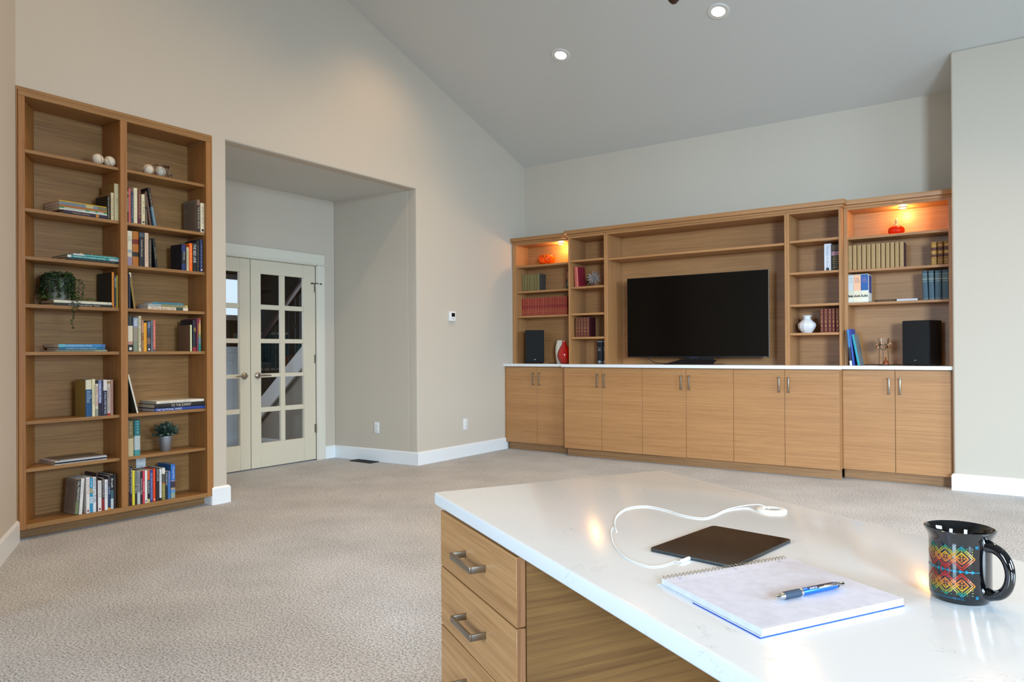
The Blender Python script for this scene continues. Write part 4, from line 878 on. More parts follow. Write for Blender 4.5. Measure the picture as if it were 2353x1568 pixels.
row_B(1.544, -.252, [
 (x0+.004, x1, zc-.006, '#c3c9ca', 'pale grey '+CW, dict(hard=False, b=((0, .15, '#dcd9c8'), (.15, .42, '#d0cdb9')), t='THE\nCIVIL\nWAR', tc='#aaa9a4', tz=(.72, .9), up=True, g='boxed set of three volumes', D=.15)),
 (x1, x2, zc-.006, '#eab795', 'peach '+CW, dict(hard=False, b=((0, .15, '#e5dcc4'), (.15, .42, '#ddd4bb')), t='THE\nCIVIL\nWAR', tc='#7c5a74', tz=(.72, .9), up=True, g='boxed set of three volumes', D=.15)),
 (x2, x3, zc-.006, '#275a9c', 'blue '+CW, dict(hard=False, b=((0, .15, '#e5e2d2'), (.15, .42, '#dddac8')), t='THE\nCIVIL\nWAR', tc='#a77fa6', tz=(.72, .9), up=True, g='boxed set of three volumes', D=.15))])
sc = thing('slipcase', 'white open slipcase with navy side holding three civil war volumes', 'slipcase', ((x0+x3)/2, -.25, 1.538), world=True)
WP = paper('#e3e1d6')
box('side', WP, sc, x0+.0005, x0+.003, -.25, -.096, 1.5385, zc); box('side', WP, sc, x3+.001, x3+.004, -.25, -.096, 1.5385, zc)
box('top', WP, sc, x0+.0005, x3+.004, -.25, -.096, zc-.003, zc); box('base', WP, sc, x0+.0005, x3+.004, -.25, -.096, 1.5385, 1.5425); box('back', WP, sc, x0+.0005, x3+.004, -.096, -.093, 1.5385, zc)
box('side_print', paper('#2b3f86'), sc, x3+.004, x3+.0046, -.24, -.11, 1.538+.085, zc-.01)
for k, (xa_, xb_) in enumerate(((x0+.006, x1-.003), (x1+.003, x2-.003), (x2+.003, x3-.003))):
    mb = MB(); r = random.Random(k)
    for i in range(9): xx = xa_+(xb_-xa_)*(i+.5)/9; h = r.uniform(.006, .02); mb.box(xx-.0022, xx+.0022, -.2527, -.2519, 1.538+.052, 1.538+.052+h)
    mb.box(xa_, xb_, -.2527, -.2519, 1.538+.050, 1.538+.053); mb.build('battle_scene_print', paper('#4a4a44'), sc)
def lie_B(xr, y, z, L, T, D, cov, desc, **op):
    o = book(desc, T, L, D, cov, op.get('hard', True), None, op.get('b', ())); o.location = (xr, y, z+T/2); o.rotation_euler = (PI/2, 0, -PI/2)
    if 's' in op: strokes(o, op['s'], .1, .9, .4)
xr1, xr2 = 4.0223, 4.1817; xl1 = 3.8542
lie_B(xr1, -.22, 1.538, xr1-xl1, .018, .15, '#241a14', 'dark book lying flat in the right end unit', s='#b0703c')
lie_B(xr2, -.20, 1.538, xr2-xr1-.002, .021, .14, '#d5d8e2', 'white book lying flat in the right end unit', s='#b9bcc6')
SB = ((.7, .73, '#9aa494'), (.76, .77, '#9aa494'), (.82, .83, '#9aa494'), (.88, .90, '#9aa494'), (.05, .06, '#9aa494'))
for x0_, x1_, z1_, lab, l in ((4.2252, 4.2646, 1.7857, 'leftmost', -.03), (4.2684, 4.3094, 1.7850, 'second from the left', -.02),
                              (4.3126, 4.3614, 1.7846, 'third from the left', 0), (4.3645, 4.4154, 1.7842, 'rightmost', 0)):
    row_B(1.538, -.215, [(x0_, x1_, z1_, '#3d5766', lab+' of four slate blue volumes, right end unit', dict(b=SB, t='WORLD', tc='#aab0a0', tz=(.60, .68), up=True, g='slate blue volumes in the right end unit', lean=l))])
row_B(.984, -.34, [(3.6688, 3.6886, 0, '#4a7fb8', 'light blue book leaning left on the counter, white foot', dict(lean=-.075, H=.315, b=((.5, .98, '#3f86c0'), (.13, .5, '#1c2a3c'), (0, .13, '#d5dade')), t='UNDER THE DEEP WILD SEA', tc='#1c3c66', tz=(.15, .96), w=.6, D=.2)),
                   (3.6928, 3.7103, 0, '#1e3f9c', 'royal blue book leaning left on the counter, middle one', dict(lean=-.10, H=.32, s='#7fa48c', D=.2)),
                   (3.7324, 3.7515, 0, '#1f93a8', 'teal book leaning left on the counter, grey cover', dict(lean=-.175, H=.275, D=.2, side='#6d7a80'))])

# ---- loudspeakers
CLOTH = paper('#0b0d10', .9); CAB = mat('black_ash_cabinet', '#0b0b0d', .35)
def speaker(label, cx, cy, w, d, rz, z1):
    o = thing('loudspeaker', label, 'speaker', (cx, cy, .9842), rz, group='pair of loudspeakers on the counter')
    for sx in (-1, 1):
        for sy in (-1, 1): MB().tube([(sx*(w/2-.025), sy*(d/2-.03), 0), (sx*(w/2-.025), sy*(d/2-.03), .007)], .012, 10).build('foot', mat('rubber_foot', '#101010', .8), o)
    h = z1-.9842
    box('cabinet', CAB, o, -w/2, w/2, -d/2+.016, d/2, .007, h, bevel=.003)
    box('grille', CLOTH, o, -w/2+.002, w/2-.002, -d/2, -d/2+.014, .010, h-.002, bevel=.006, seg=3)
    text(o, 'SVS', .024, .008, mat('badge_silver', '#b9bcc0', .4, .3), (0, -d/2-.0008, .045), (1, 0, 0), (0, 0, 1), 'badge_lettering')
    return o
speaker('black loudspeaker in the left end unit, turned towards the room', .268, -.205, .215, .17, math.radians(36), 1.368)
speaker('black loudspeaker in the right end unit, showing its right side', 4.212, -.20, .22, .22, math.radians(-21), 1.366)
# ---- television
tv = thing('television', 'large black flat television on a low stand', 'television', (2.215, -.25, .984), world=True)
SCR = mat('screen_glass', '#020202', .18); SCR.node_tree.nodes['Principled BSDF'].inputs['Specular IOR Level'].default_value = .28
TX0, TX1, TZ0, TZ1, TY = 1.478, 2.950, 1.054, 1.887, -.25
box('frame', mat('tv_edge', '#2a2c30', .35, .6), tv, TX0, TX1, TY, TY+.012, TZ0, TZ1, bevel=.002)
box('screen', SCR, tv, TX0+.004, TX1-.004, TY-.0012, TY+.001, TZ0+.012, TZ1-.004)
box('edge_strip', mat('edge_silver', '#a9abae', .3, .8), tv, TX1-.001, TX1+.0015, TY-.001, TY+.010, TZ0+.002, TZ1-.002)
box('rear_housing', CAB, tv, TX0+.15, TX1-.15, TY+.012, TY+.055, TZ0+.03, TZ0+.5, bevel=.02)
box('sensor_bar', mat('sensor_blue', '#3a3f66', .3, .5), tv, 2.17, 2.25, TY-.004, TY+.002, TZ0-.006, TZ0+.001)
box('brand_mark', mat('brand_mark', '#8d8d8d', .5), tv, 2.90, 2.93, TY-.0018, TY-.001, TZ0+.003, TZ0+.0065)
mb = MB().slab([(1.955, -.40, .9845), (2.465, -.40, .9845), (2.50, -.18, .9845), (2.03, -.18, .9845)], (0, 0, .004))
mb.slab([(1.96, -.395, .989), (2.455, -.395, .989), (2.45, -.27, 1.030), (2.07, -.27, 1.030)], (0, .006, -.004))
mb.build('stand_base', mat('stand_grey', '#322f33', .35, .5), tv)
box('stand_neck', CAB, tv, 2.10, 2.40, -.232, -.212, .99, TZ0+.05)
mb = MB(); pts = [(1.68, -.225, 1.075), (1.70, -.215, 1.04), (1.76, -.20, 1.0), (1.84, -.20, .989), (2.05, -.16, .989), (2.3, -.06, .989)]
tag(mb.tube(pts, .004, 8).build('power_cable', mat('cable_black', '#0c0c0c', .5), smooth=60), 'black cable running from the television down to the counter', 'cable')
tag(MB().tube([(.41, -.12, .989), (.5, -.10, .988), (.6, -.11, .988), (.78, -.06, .988)], .0035, 6).build('speaker_cable', mat('cable_black', '#0c0c0c', .5), smooth=60), 'black speaker cable lying behind the two vases', 'cable')
tag(MB().tube([(3.72, -.10, .988), (3.85, -.08, .988), (4.0, -.09, .988), (4.12, -.08, .988)], .0035, 6).build('speaker_cable', mat('cable_black', '#0c0c0c', .5), smooth=60), 'black speaker cable lying behind the beaded candle holder', 'cable')

# ---- vases, glass and ornaments
CER = mat('white_ceramic', '#cfc9ba', .25)
v = thing('vase', 'tall cream ceramic vase behind the red one', 'vase', (.618, -.20, .984))
MB().lathe([(.001, 0), (.040, 0), (.046, .01), (.056, .08), (.061, .14), (.056, .20), (.044, .245), (.040, .262), (.034, .262), (.034, .24), (.001, .23)], n=32).build('body', CER, v, smooth=50)
v = thing('vase', 'glossy red teardrop vase on the counter', 'vase', (.700, -.255, .984))
MB().lathe([(.001, 0), (.034, 0), (.048, .012), (.068, .05), (.078, .09), (.070, .135), (.047, .185), (.027, .215), (.019, .235), (.020, .258), (.014, .258), (.012, .235), (.001, .22)], n=36).build('body', mat('red_glaze', '#a80b06', .08, Coat_Weight=.8), v, smooth=60)
# faceted white vase
v = thing('vase', 'round faceted white vase with flared neck', 'vase', (3.295, -.255, 1.277))
fv = random.Random(4); jit = {}
def wob(t, z):
    k = (round(t, 3), round(z, 4))
    if .01 < z < .12 and k not in jit: jit[k] = fv.uniform(.93, 1.03)
    return jit.get(k, 1)
MB().lathe([(.001, 0), (.040, 0), (.058, .020), (.073, .045), (.079, .066), (.074, .088), (.054, .110), (.036, .124), (.030, .134), (.034, .150), (.047, .161), (.043, .1605), (.029, .150), (.026, .134), (.001, .12)], n=11, wob=wob).build('body', mat('white_glaze', '#d9d9dc', .15), v, smooth=12)
# orange glass bowl
b_ = thing('glass_bowl', 'swirled orange and yellow glass bowl under the left puck light', 'bowl', (.413, -.155, 2.119))
OG = mat('orange_glass', '#ff7a10', .04, Transmission_Weight=.75, IOR=1.3); OG.node_tree.nodes['Principled BSDF'].inputs['Emission Color'].default_value = (1, .2, .02, 1)
nt = OG.node_tree; N = nt.nodes; wv = N.new('ShaderNodeTexWave'); wv.inputs['Scale'].default_value = 9; wv.inputs['Distortion'].default_value = 9; cr_ = N.new('ShaderNodeValToRGB')
cr_.color_ramp.elements[0].color = hexc('#ff2a05'); cr_.color_ramp.elements[1].color = hexc('#ffc02a'); g_ = N.new('ShaderNodeNewGeometry'); mp_ = N.new('ShaderNodeMapping'); mp_.inputs['Scale'].default_value = (1, 1, 3)
nt.links.new(g_.outputs['Position'], mp_.inputs[0]); nt.links.new(mp_.outputs[0], wv.inputs[0]); nt.links.new(wv.outputs['Fac'], cr_.inputs[0]); nt.links.new(cr_.outputs[0], N['Principled BSDF'].inputs['Base Color'])
MB().lathe([(.001, 0), (.062, 0), (.078, .012), (.097, .045), (.104, .075), (.100, .098), (.085, .109), (.070, .106), (.080, .098), (.092, .075), (.086, .045), (.068, .016), (.001, .010)], n=40).build('body', OG, b_, smooth=60)
# red glass pumpkin with clear bead stem
pk = thing('glass_pumpkin', 'red glass pumpkin with sparkling clear curled top', 'ornament', (4.022, -.165, 2.119))
RG = mat('red_glass', '#e0360a', .04, Transmission_Weight=.6, IOR=1.35)
MB().lathe([(.001, .004), (.040, 0), (.058, .008), (.066, .030), (.062, .055), (.045, .072), (.020, .076), (.001, .070)], n=60, wob=lambda t, z: 1+.05*abs(math.sin(4*t))-.02).build('body', RG, pk, smooth=60)
bd = MB(); r = random.Random(5); BG = mat('amber_crystal', '#ffe2a8', .05, Transmission_Weight=.6, IOR=1.45)
for i in range(22):
    t = r.uniform(0, 2*PI); rad = r.uniform(.0, .036); h = .078+r.uniform(0, .045)*(1-rad/.05); s_ = r.uniform(.006, .0095); c = (rad*math.cos(t), rad*math.sin(t), h)
    bd.lathe([(.0005, -s_), (s_*.7, -s_*.7), (s_, 0), (s_*.7, s_*.7), (.0005, s_)], c, 8)
bd.lathe([(.0005, .07), (.010, .08), (.012, .11), (.014, .125), (.009, .138), (.0005, .141)], n=10)
bd.build('bead_stem', BG, pk, smooth=60)
# crystal starburst
sbst = thing('starburst', 'clear glass starburst ornament in front of the coral book', 'ornament', (1.097, -.285, 1.826))
CG = mat('crystal_spike', '#e6e6e6', .05, Transmission_Weight=.85, IOR=1.5); C0 = Vector((0, 0, .088))
gold = PI*(3-math.sqrt(5)); n = 30
for i in range(n):
    z = 1-2*(i+.5)/n; rr = math.sqrt(1-z*z); d = Vector((rr*math.cos(gold*i), rr*math.sin(gold*i), z)); L = .098 if i % 2 else .082
    if z < -.5: L *= .9/max(-z, .9)
    MB().tube([C0, C0+d*L*.55, C0+d*L], [.0045, .0075, .0008], 5).build('spike', CG, sbst)
# beaded candle holder
cnd = thing('candle_holder', 'wire candle holder with amber beads and a glass cup', 'candle holder', (3.932, -.30, .984))
wire = mat('dark_wire', '#3a2a20', .4, .6); gl = mat('amber_bead', '#8a3c10', .1, Transmission_Weight=.3); gl2 = mat('tan_bead', '#b58a68', .3)
for k in range(3):
    a = 2*PI*k/3+.6; p = Vector((.042*math.cos(a), .042*math.sin(a), 0)); q = p*.9+Vector((0, 0, .175))
    MB().tube([p, p+Vector((0, 0, .05)), q], .0022, 6).build('leg', wire, cnd, smooth=60)
MB().tube([(.042*math.cos(t), .042*math.sin(t), .176) for t in [2*PI*i/24 for i in range(24)]], .0022, 6, closed=True).build('upper_ring', wire, cnd, smooth=60)
MB().tube([(.042*math.cos(t), .042*math.sin(t), .004) for t in [2*PI*i/24 for i in range(24)]], .0022, 6, closed=True).build('lower_ring', wire, cnd, smooth=60)
MB().lathe([(.001, .130), (.022, .135), (.034, .160), (.040, .205), (.044, .236), (.042, .236), (.037, .205), (.031, .162), (.001, .136)], n=24).build('glass_cup', GLASS, cnd, smooth=60)
r = random.Random(8)
for i in range(16):
    a = 2*PI*i/16+r.uniform(-.1, .1); s_ = r.uniform(.006, .010); hh = .195-r.uniform(0, .045); c = (.052*math.cos(a), .052*math.sin(a), hh)
    MB().lathe([(.0005, -s_), (s_*.7, -s_*.7), (s_, 0), (s_*.7, s_*.7), (.0005, s_)], c, 10).build('bead', gl if i % 2 else gl2, cnd, smooth=70)
MB().lathe([(.001, .006), (.022, .008), (.026, .022), (.018, .036), (.008, .048), (.004, .070), (.001, .072)], (.02, -.02, 0), 14).build('amber_bird', gl, cnd, smooth=60)

# ---- baseballs
BALL = mat('baseball_leather', '#d8cdb8', .6); RED = mat('red_stitching', '#9c4a38', .6)
def baseball(label, y, x=-.055, rot=(0, 0, 0), z=None):
    o = thing('baseball', label, 'ball', (x, y, z if z is not None else 2.376+.0365), group='baseballs on the top shelf'); o.rotation_euler = rot; R = .0365
    MB().lathe([(max(.0003, R*math.sin(PI*i/16)), -R*math.cos(PI*i/16)) for i in range(17)], n=28).build('leather', BALL, o, smooth=80)
    pts = []
    for i in range(72):
        t = 2*PI*i/72; A = .44; a = math.pi/2-(math.pi/2-A)*math.cos(t); b = t/2+A*math.sin(2*t)
        pts.append(Vector((math.sin(a)*math.cos(b), math.sin(a)*math.sin(b), math.cos(a)))) if False else None
        k = .42; x_ = math.cos(t)+k*math.cos(3*t)*.6; y_ = math.sin(t)-k*math.sin(3*t)*.6; z_ = 1.25*math.sin(2*t)*.62
        pts.append(Vector((x_, y_, z_)).normalized()*R*1.004)
    mb = MB().tube(pts, .0009, 5, closed=True)
    for i in range(0, 72):
        p = pts[i]; d = (pts[(i+1) % 72]-p).normalized(); s = p.normalized().cross(d); mb.tube([p-s*.003, p+s*.003], .0006, 4)
    mb.build('stitching', RED, o, smooth=80); return o
baseball('baseball at the left on the top shelf, left column', -4.9300, rot=(.5, .2, .3))
baseball('baseball nearest the divider on the top shelf, left column', -4.8538, rot=(.35, -.1, 1.1))
baseball('uncased baseball on the top shelf, right column', -4.5891, rot=(.3, .2, 2.2))
baseball('baseball inside the clear cube on the top shelf', -4.5037, rot=(.5, .1, .2), z=2.376+.003+.0366)
cy_ = -4.4986; cs = thing('display_cube', 'clear acrylic cube holding a baseball on the top shelf', 'display case', (-.055, cy_+.002, 2.376)); h = .0405; t = .002
box('shell', PANE, cs, -h, h, -h, h, 0, 2*h+t)
ed = MB()
for a in (-h, h):
    for b in (-h, h): ed.box(a-.0006, a+.0006, b-.0006, b+.0006, 0, 2*h+t)
    for zz in (0, 2*h+t): ed.box(-h, h, a-.0006, a+.0006, zz-.0006, zz+.0006); ed.box(a-.0006, a+.0006, -h, h, zz-.0006, zz+.0006)
ed.build('polished_edge', mat('acrylic_edge', '#a89a8c', .2, Transmission_Weight=.5), cs)
rg = thing('ring', 'small dark silver ring beside the cased baseball', 'ring', (-.06, -4.4291, 2.376+.0187)); rg.rotation_euler = (0, 0, .3)
MB().tube([(0, .0165*math.cos(t), .0165*math.sin(t)) for t in [2*PI*i/24 for i in range(24)]], .002, 8, closed=True).build('band', mat('dark_silver', '#5a5348', .3, .9), rg, smooth=60)
MB().lathe([(.0005, 0), (.008, .001), (.0085, .006), (.006, .009), (.0005, .010)], (0, .014, .006), 12).build('stone', mat('dark_stone', '#20252e', .1), rg, smooth=40)

# ---- plants
ZP = 1.434+.035
tp = thing('trailing_plant', 'trailing green plant in a whitewashed pot on the books', 'plant', (-.115, -5.1438-.005, ZP))
MB().lathe([(.001, 0), (.056, 0), (.060, .01), (.068, .10), (.072, .135), (.074, .145), (.067, .145), (.062, .13), (.001, .12)], n=28).build('pot', paper('#8d8f86'), tp, smooth=40)
LEAF = [paper('#24361f', .5), paper('#2f4a24', .5), paper('#46602c', .5)]
lf = MB(); r = random.Random(11)
def leaf(mb, p, d, L, W, mi):
    d = d.normalized(); s = d.cross(Vector((r.uniform(-1, 1), r.uniform(-1, 1), 1))).normalized(); n_ = d.cross(s)
    mb.add([p, p+d*L*.5+s*W/2+n_*W*.1, p+d*L, p+d*L*.5-s*W/2+n_*W*.1], [(0, 1, 2, 3)], mi)
stm = MB()
for k in range(64):
    a = r.uniform(0, 2*PI); long_ = None
    if k == 0: a, long_ = .46, .33
    if k == 1: a, long_ = .88, .21
    if k == 2: a, long_ = 1.3, .15
    R0 = .066; p = Vector((math.cos(a)*.035, math.sin(a)*.035, .14)); pts = [p]; q = Vector((math.cos(a)*R0, math.sin(a)*R0, .172+r.uniform(-.01, .012))); pts.append(q)
    L = long_ or r.uniform(.05, .165); e = Vector((math.cos(a)*.088, math.sin(a)*.088, .15)); pts.append(e); z = .15
    if long_: e = Vector((.115+.003, e.y*(1.0 if k == 0 else 1.15), .12)); pts.append(e); z = .12
    while z > .15-L and (z > .012 or long_):
        z -= .02; e = e+Vector((r.uniform(-.002, .002), r.uniform(-.004, .004), -.02)); pts.append(e.copy())
    stm.tube(pts, .0009, 4)
    for i in range(len(pts)-1):
        for j in range(5):
            b = pts[i].lerp(pts[i+1], j/5); d = Vector((r.uniform(-1, 1), r.uniform(-1, 1), r.uniform(-.7, .5)))
            leaf(lf, b, d, r.uniform(.011, .018), .012, r.choice((0, 0, 1, 1, 2)))
for k in range(90):
    a = r.uniform(0, 2*PI); R_ = r.uniform(0, .075); leaf(lf, Vector((math.cos(a)*R_, math.sin(a)*R_, .15+r.uniform(0, .03))), Vector((r.uniform(-1, 1), r.uniform(-1, 1), r.uniform(0, 1))), .014, .009, r.choice((0, 1, 2)))
for side in (-1, 1):        # tendrils creeping along the books
    for k in range(3):
        p = Vector((.06, side*.07, .006)); L = .07 if side < 0 else .12
        for i in range(26):
            b = p+Vector((.0+.02*k, side*L*i/26, r.uniform(0, .012))); leaf(lf, b, Vector((r.uniform(-1, 1), r.uniform(-1, 1), r.uniform(-.2, .8))), .012, .008, r.choice((1, 2, 2)))
stm.build('stems', LEAF[0], tp)
tag(lf.build('foliage', LEAF, tp), kind='stuff')
bp_ = thing('potted_plant', 'small bushy plant in a galvanised bucket, right column', 'plant', (-.10, -4.4480+.0, .431))
ZN = mat('galvanised_zinc', '#9aa0a6', .45, .75)
MB().lathe([(.001, 0), (.033, 0), (.035, .003), (.047, .098), (.050, .100), (.050, .106), (.044, .106), (.043, .098), (.001, .09)], n=28).build('bucket', ZN, bp_, smooth=40)
ph = MB(); st2 = MB(); r = random.Random(21); GL = [paper('#2a3d34', .5), paper('#3b5348', .5), paper('#5d7468', .5)]
for k in range(80):
    a = r.uniform(0, 2*PI); el = r.uniform(.12, 1.45); L = r.uniform(.07, .112); d = Vector((math.cos(a)*math.cos(el), math.sin(a)*math.cos(el), math.sin(el)*.95)); p0 = Vector((0, 0, .095))
    pts = [p0, p0+d*L*.5+Vector((0, 0, .012)), p0+d*L]; st2.tube(pts, .0011, 4)
    for j in range(11):
        b = pts[1].lerp(pts[2], j/10); leaf(ph, b, Vector((r.uniform(-1, 1), r.uniform(-1, 1), r.uniform(-.3, 1))), r.uniform(.016, .024), .016, r.choice((0, 0, 1, 1, 2)))
st2.build('stems', GL[0], bp_); tag(ph.build('foliage', GL, bp_), kind='stuff')

# ================================================================== DESK
ZD = .745
A_ = Vector((3.632, -5.795)); B_ = Vector((3.9975, -5.116)); U = Vector((.855, -.518)).normalized(); V = (B_-A_).normalized()
def pl(p, a=0, b=0): q = p+U*a+V*b; return (q.x, q.y)
dk = thing('desk', 'oak desk with white quartz top in the foreground', 'desk', (4.3, -5.9, 0), world=True)
LD = 2.15
def rounded(poly, rad, n=5):
    out = []; k = len(poly)
    for i in range(k):
        p = Vector(poly[i]); a = (Vector(poly[i-1])-p).normalized(); b = (Vector(poly[(i+1) % k])-p).normalized(); s = p+a*rad; e = p+b*rad
        for j in range(n+1): t = j/n; out.append(tuple((1-t)**2*s+2*t*(1-t)*p+t*t*e))
    return out
top = rounded([pl(A_, 0, 0), pl(A_, LD, 0), pl(B_, LD, 0), pl(B_, 0, 0)], .016)
MB().prism(top, ZD-.032, ZD).build('desktop', QUARTZ, dk, bevel=.0045, seg=3, smooth=35)
P1 = Vector((3.688, -5.829)); PW = .4965; PD = .60; zt_ = .7125
car = [pl(P1, 0, .023), pl(P1, PW, .023), pl(P1, PW, PD), pl(P1, 0, PD)]
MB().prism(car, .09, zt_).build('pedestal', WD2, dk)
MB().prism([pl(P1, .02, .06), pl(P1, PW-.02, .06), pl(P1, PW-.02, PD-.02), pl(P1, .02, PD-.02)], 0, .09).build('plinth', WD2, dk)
zs = [(.5655, .7085), (.4115, .5620), (.0920, .4080)]
for k, (z0, z1) in enumerate(zs):
    d = MB().prism([pl(P1, .001, 0), pl(P1, PW-.001, 0), pl(P1, PW-.001, .021), pl(P1, .001, .021)], z0, z1)
    n0 = len(d.f); d.mi = [1 if i == 3 else 0 for i in range(n0)]
    do = d.build('drawer', [WD, WDE], dk, bevel=.0008, seg=1)
    hz = (z0+z1)/2+.004 if k < 2 else z1-.075; c = PW/2+.010; hw = .068
    def q3(a, b, z): x, y = pl(P1, a, b); return (x, y, z)
    hb = MB(); hh = .0075
    def hbox(a0, a1, b0, b1, z0_, z1_): hb.slab([q3(a0, b0, z0_), q3(a1, b0, z0_), q3(a1, b1, z0_), q3(a0, b1, z0_)], (0, 0, z1_-z0_))
    hbox(c-hw, c+hw, -.040, -.034, hz-hh, hz+hh); hbox(c-hw, c-hw+.006, -.035, 0, hz-hh, hz+hh); hbox(c+hw-.006, c+hw, -.035, 0, hz-hh, hz+hh)
    hb.build('handle', NICKEL, do, bevel=.0008, seg=2, org=dk.location)
MB().prism([pl(A_, LD-.10, .06), pl(A_, LD-.06, .06), pl(A_, LD-.06, .70), pl(A_, LD-.10, .70)], 0, zt_).build('end_panel', WD2, dk)
MB().prism([pl(A_, PW+.06, .66), pl(A_, LD-.10, .66), pl(A_, LD-.10, .68), pl(A_, PW+.06, .68)], .12, zt_).build('back_panel', WD, dk)
# cable grommet set in the top
G = Vector((4.4605, -5.518)); gm = mat('white_grommet', '#e5e4de', .35)
gr = MB().lathe([(.0345, .0), (.0345, .0025), (.031, .0042), (.021, .0042), (.019, .0015), (.019, .0002)], (G.x, G.y, ZD), 32).build('cable_grommet', gm, dk, smooth=40)
MB().lathe([(.0005, .0004), (.019, .0006)], (G.x, G.y, ZD), 24).build('grommet_hole', mat('hole_shade', '#a3a5a2', .8), dk)
# tablet
t1, t2 = Vector((4.3700, -6.0117)), Vector((4.4072, -5.7631)); ta = (t2-t1).normalized(); tb = Vector((ta.y, -ta.x)); TL, TW = .2476, .1735
tb_ = thing('tablet', 'dark slate tablet lying on the desk, charging', 'tablet', (t1.x, t1.y, ZD), world=True)
def tq(a, b): p = t1+ta*a+tb*b; return (p.x, p.y)
rp = rounded([tq(0, 0), tq(0, TW), tq(TL, TW), tq(TL, 0)], .011, 6)
MB().prism(rp, ZD+.0002, ZD+.0060).build('body', mat('slate_aluminium', '#4c5154', .38, .85), tb_, bevel=.0007, seg=2)
rp = rounded([tq(.0015, .0015), tq(.0015, TW-.0015), tq(TL-.0015, TW-.0015), tq(TL-.0015, .0015)], .010, 6)
MB().prism(rp, ZD+.0059, ZD+.0064).build('screen', mat('tablet_glass', '#1a110d', .10), tb_)
mb = MB()
for gstart in (.030, .128):
    for i in range(9): p = tq(-.0002, gstart+i*.0024); mb.tube([(p[0], p[1], ZD+.0032), (tq(.0004, 0)[0]-tq(0, 0)[0]+p[0], p[1], ZD+.0032)], .0006, 6)
mb.build('speaker_holes', mat('slot_black', '#1a1a1a', .6), tb_)
for b in (.055, .115):
    MB().slab([(*tq(-.0002, b), ZD+.0003), (*tq(-.0002, b+.0008), ZD+.0003), (*tq(-.0002, b+.0008), ZD+.0058), (*tq(-.0002, b), ZD+.0058)], (ta.x*.0004, ta.y*.0004, 0)).build('antenna_line', mat('antenna_dark', '#26282a', .6), tb_)
# charging cable
pc = tq(0, TW/2)
cb = thing('charging_cable', 'white charging cable looping from the grommet to the tablet', 'cable', (4.3, -5.8, ZD), world=True)
way = [(1772, 1172, .001), (1748, 1166, .006), (1716, 1162, .012), (1672, 1170, .012), (1640, 1185, .005), (1614, 1192.5, .003), (1570, 1186, .003), (1528, 1173, .003), (1482, 1164.5, .003), (1440, 1170, .003), (1418, 1186, .003), (1412, 1204, .003), (1417, 1222, .003)]
W1 = [(4.4581, -5.5134), (4.4302, -5.5027), (4.3975, -5.5063), (4.3719, -5.5708), (4.3671, -5.6522), (4.3558, -5.6941), (4.3087, -5.6911), (4.2492, -5.6582), (4.1914, -5.6462), (4.1664, -5.6957), (4.1816, -5.7758), (4.2122, -5.8483), (4.2487, -5.9089)]
H1 = [.000, .008, .004, .003, .003, .003, .003, .003, .003, .003, .003, .003, .003]
W2 = [(4.2487, -5.9089), (4.2309, -5.8886), (4.2387, -5.9156), (4.2806, -5.9901), (4.3263, -6.0513), (4.3686, -6.0892), (4.4128, -6.1066), (4.4324, -6.0854), (4.4400, -6.0427)]
H2 = [.003]*9
def spline(pts, hs, n=8):
    P_ = [Vector((p[0], p[1], ZD+h-.0016)) for p, h in zip(pts, hs)]; P_ = [P_[0]]+P_+[P_[-1]]; out = []
    for i in range(1, len(P_)-2):
        for j in range(n):
            t = j/n; a, b, c, d = P_[i-1:i+3]
            out.append(.5*((2*b)+(c-a)*t+(2*a-5*b+4*c-d)*t*t+(3*b-a-3*c+d)*t**3))
    return out+[P_[-2]]
WC = mat('white_cable', '#e8ebec', .35)
MB().tube(spline(W1, H1), .0012, 8).build('cord', WC, cb, smooth=60)
end = spline(W2, H2)[:-2]; c0 = Vector((pc[0], pc[1], ZD+.0032)); d0 = Vector((ta.x, ta.y, 0))
MB().tube(end+[c0-d0*.034, c0-d0*.026], .0012, 8).build('cord', WC, cb, smooth=60)
MB().tube([c0-d0*.027, c0-d0*.0265, c0-d0*.004, c0-d0*.0003], [.0015, .0034, .0034, .0034], 12).build('plug', WC, cb, smooth=40)
# notebook
n1, n2, n3, n4 = [Vector(p) for p in ((4.4755, -6.1908), (4.6125, -5.9490), (4.8120, -6.0790), (4.6735, -6.3185))]
na = (n2-n1).normalized(); nb = (n4-n1).normalized(); NL, NW = (n2-n1).length, ((n4-n1).length+(n3-n2).length)/2
nb_ = thing('notebook', 'open spiral notebook with lined white pages on the desk', 'notebook', (n1.x, n1.y, ZD), world=True)
def nq(a, b, z=0): p = n1+na*a+nb*b; return (p.x, p.y, ZD+z)
def nslab(name, M, a0, a1, b0, b1, z0, z1, par=nb_, **kw): return MB().slab([nq(a0, b0, z0), nq(a1, b0, z0), nq(a1, b1, z0), nq(a0, b1, z0)], (0, 0, z1-z0)).build(name, M, par, **kw)
nslab('back_cover', paper('#1f55c4', .3), -.004, NL+.001, .088, NW+.001, .0002, .0012); nslab('back_cover', paper('#dfe3ea', .3), -.004, NL+.001, -.008, .088, .0002, .0012)
nslab('folded_front_cover', paper('#dfe5ef', .3), -.003, NL, -.006, NW, .0016, .0024)
SHEET = paper('#d3d6e4', .7)
nslab('page_block', SHEET, 0, NL, 0, NW, .0028, .0118)
ln = MB(); i = 0; b = .028
while b < NW-.006:
    q = [nq(.003, b, .01195), nq(NL-.003, b, .01195), nq(NL-.003, b+.0003, .01195), nq(.003, b+.0003, .01195)]; ln.add(q, [(0, 1, 2, 3)]); b += .0071
ln.build('ruled_lines', paper('#b4bdd8', .7), nb_)
nslab('header_rule', paper('#b3b9cc', .7), .003, NL-.003, .0215, .0219, .0118, .01198)
mb = MB(); npt = []; turns = 34
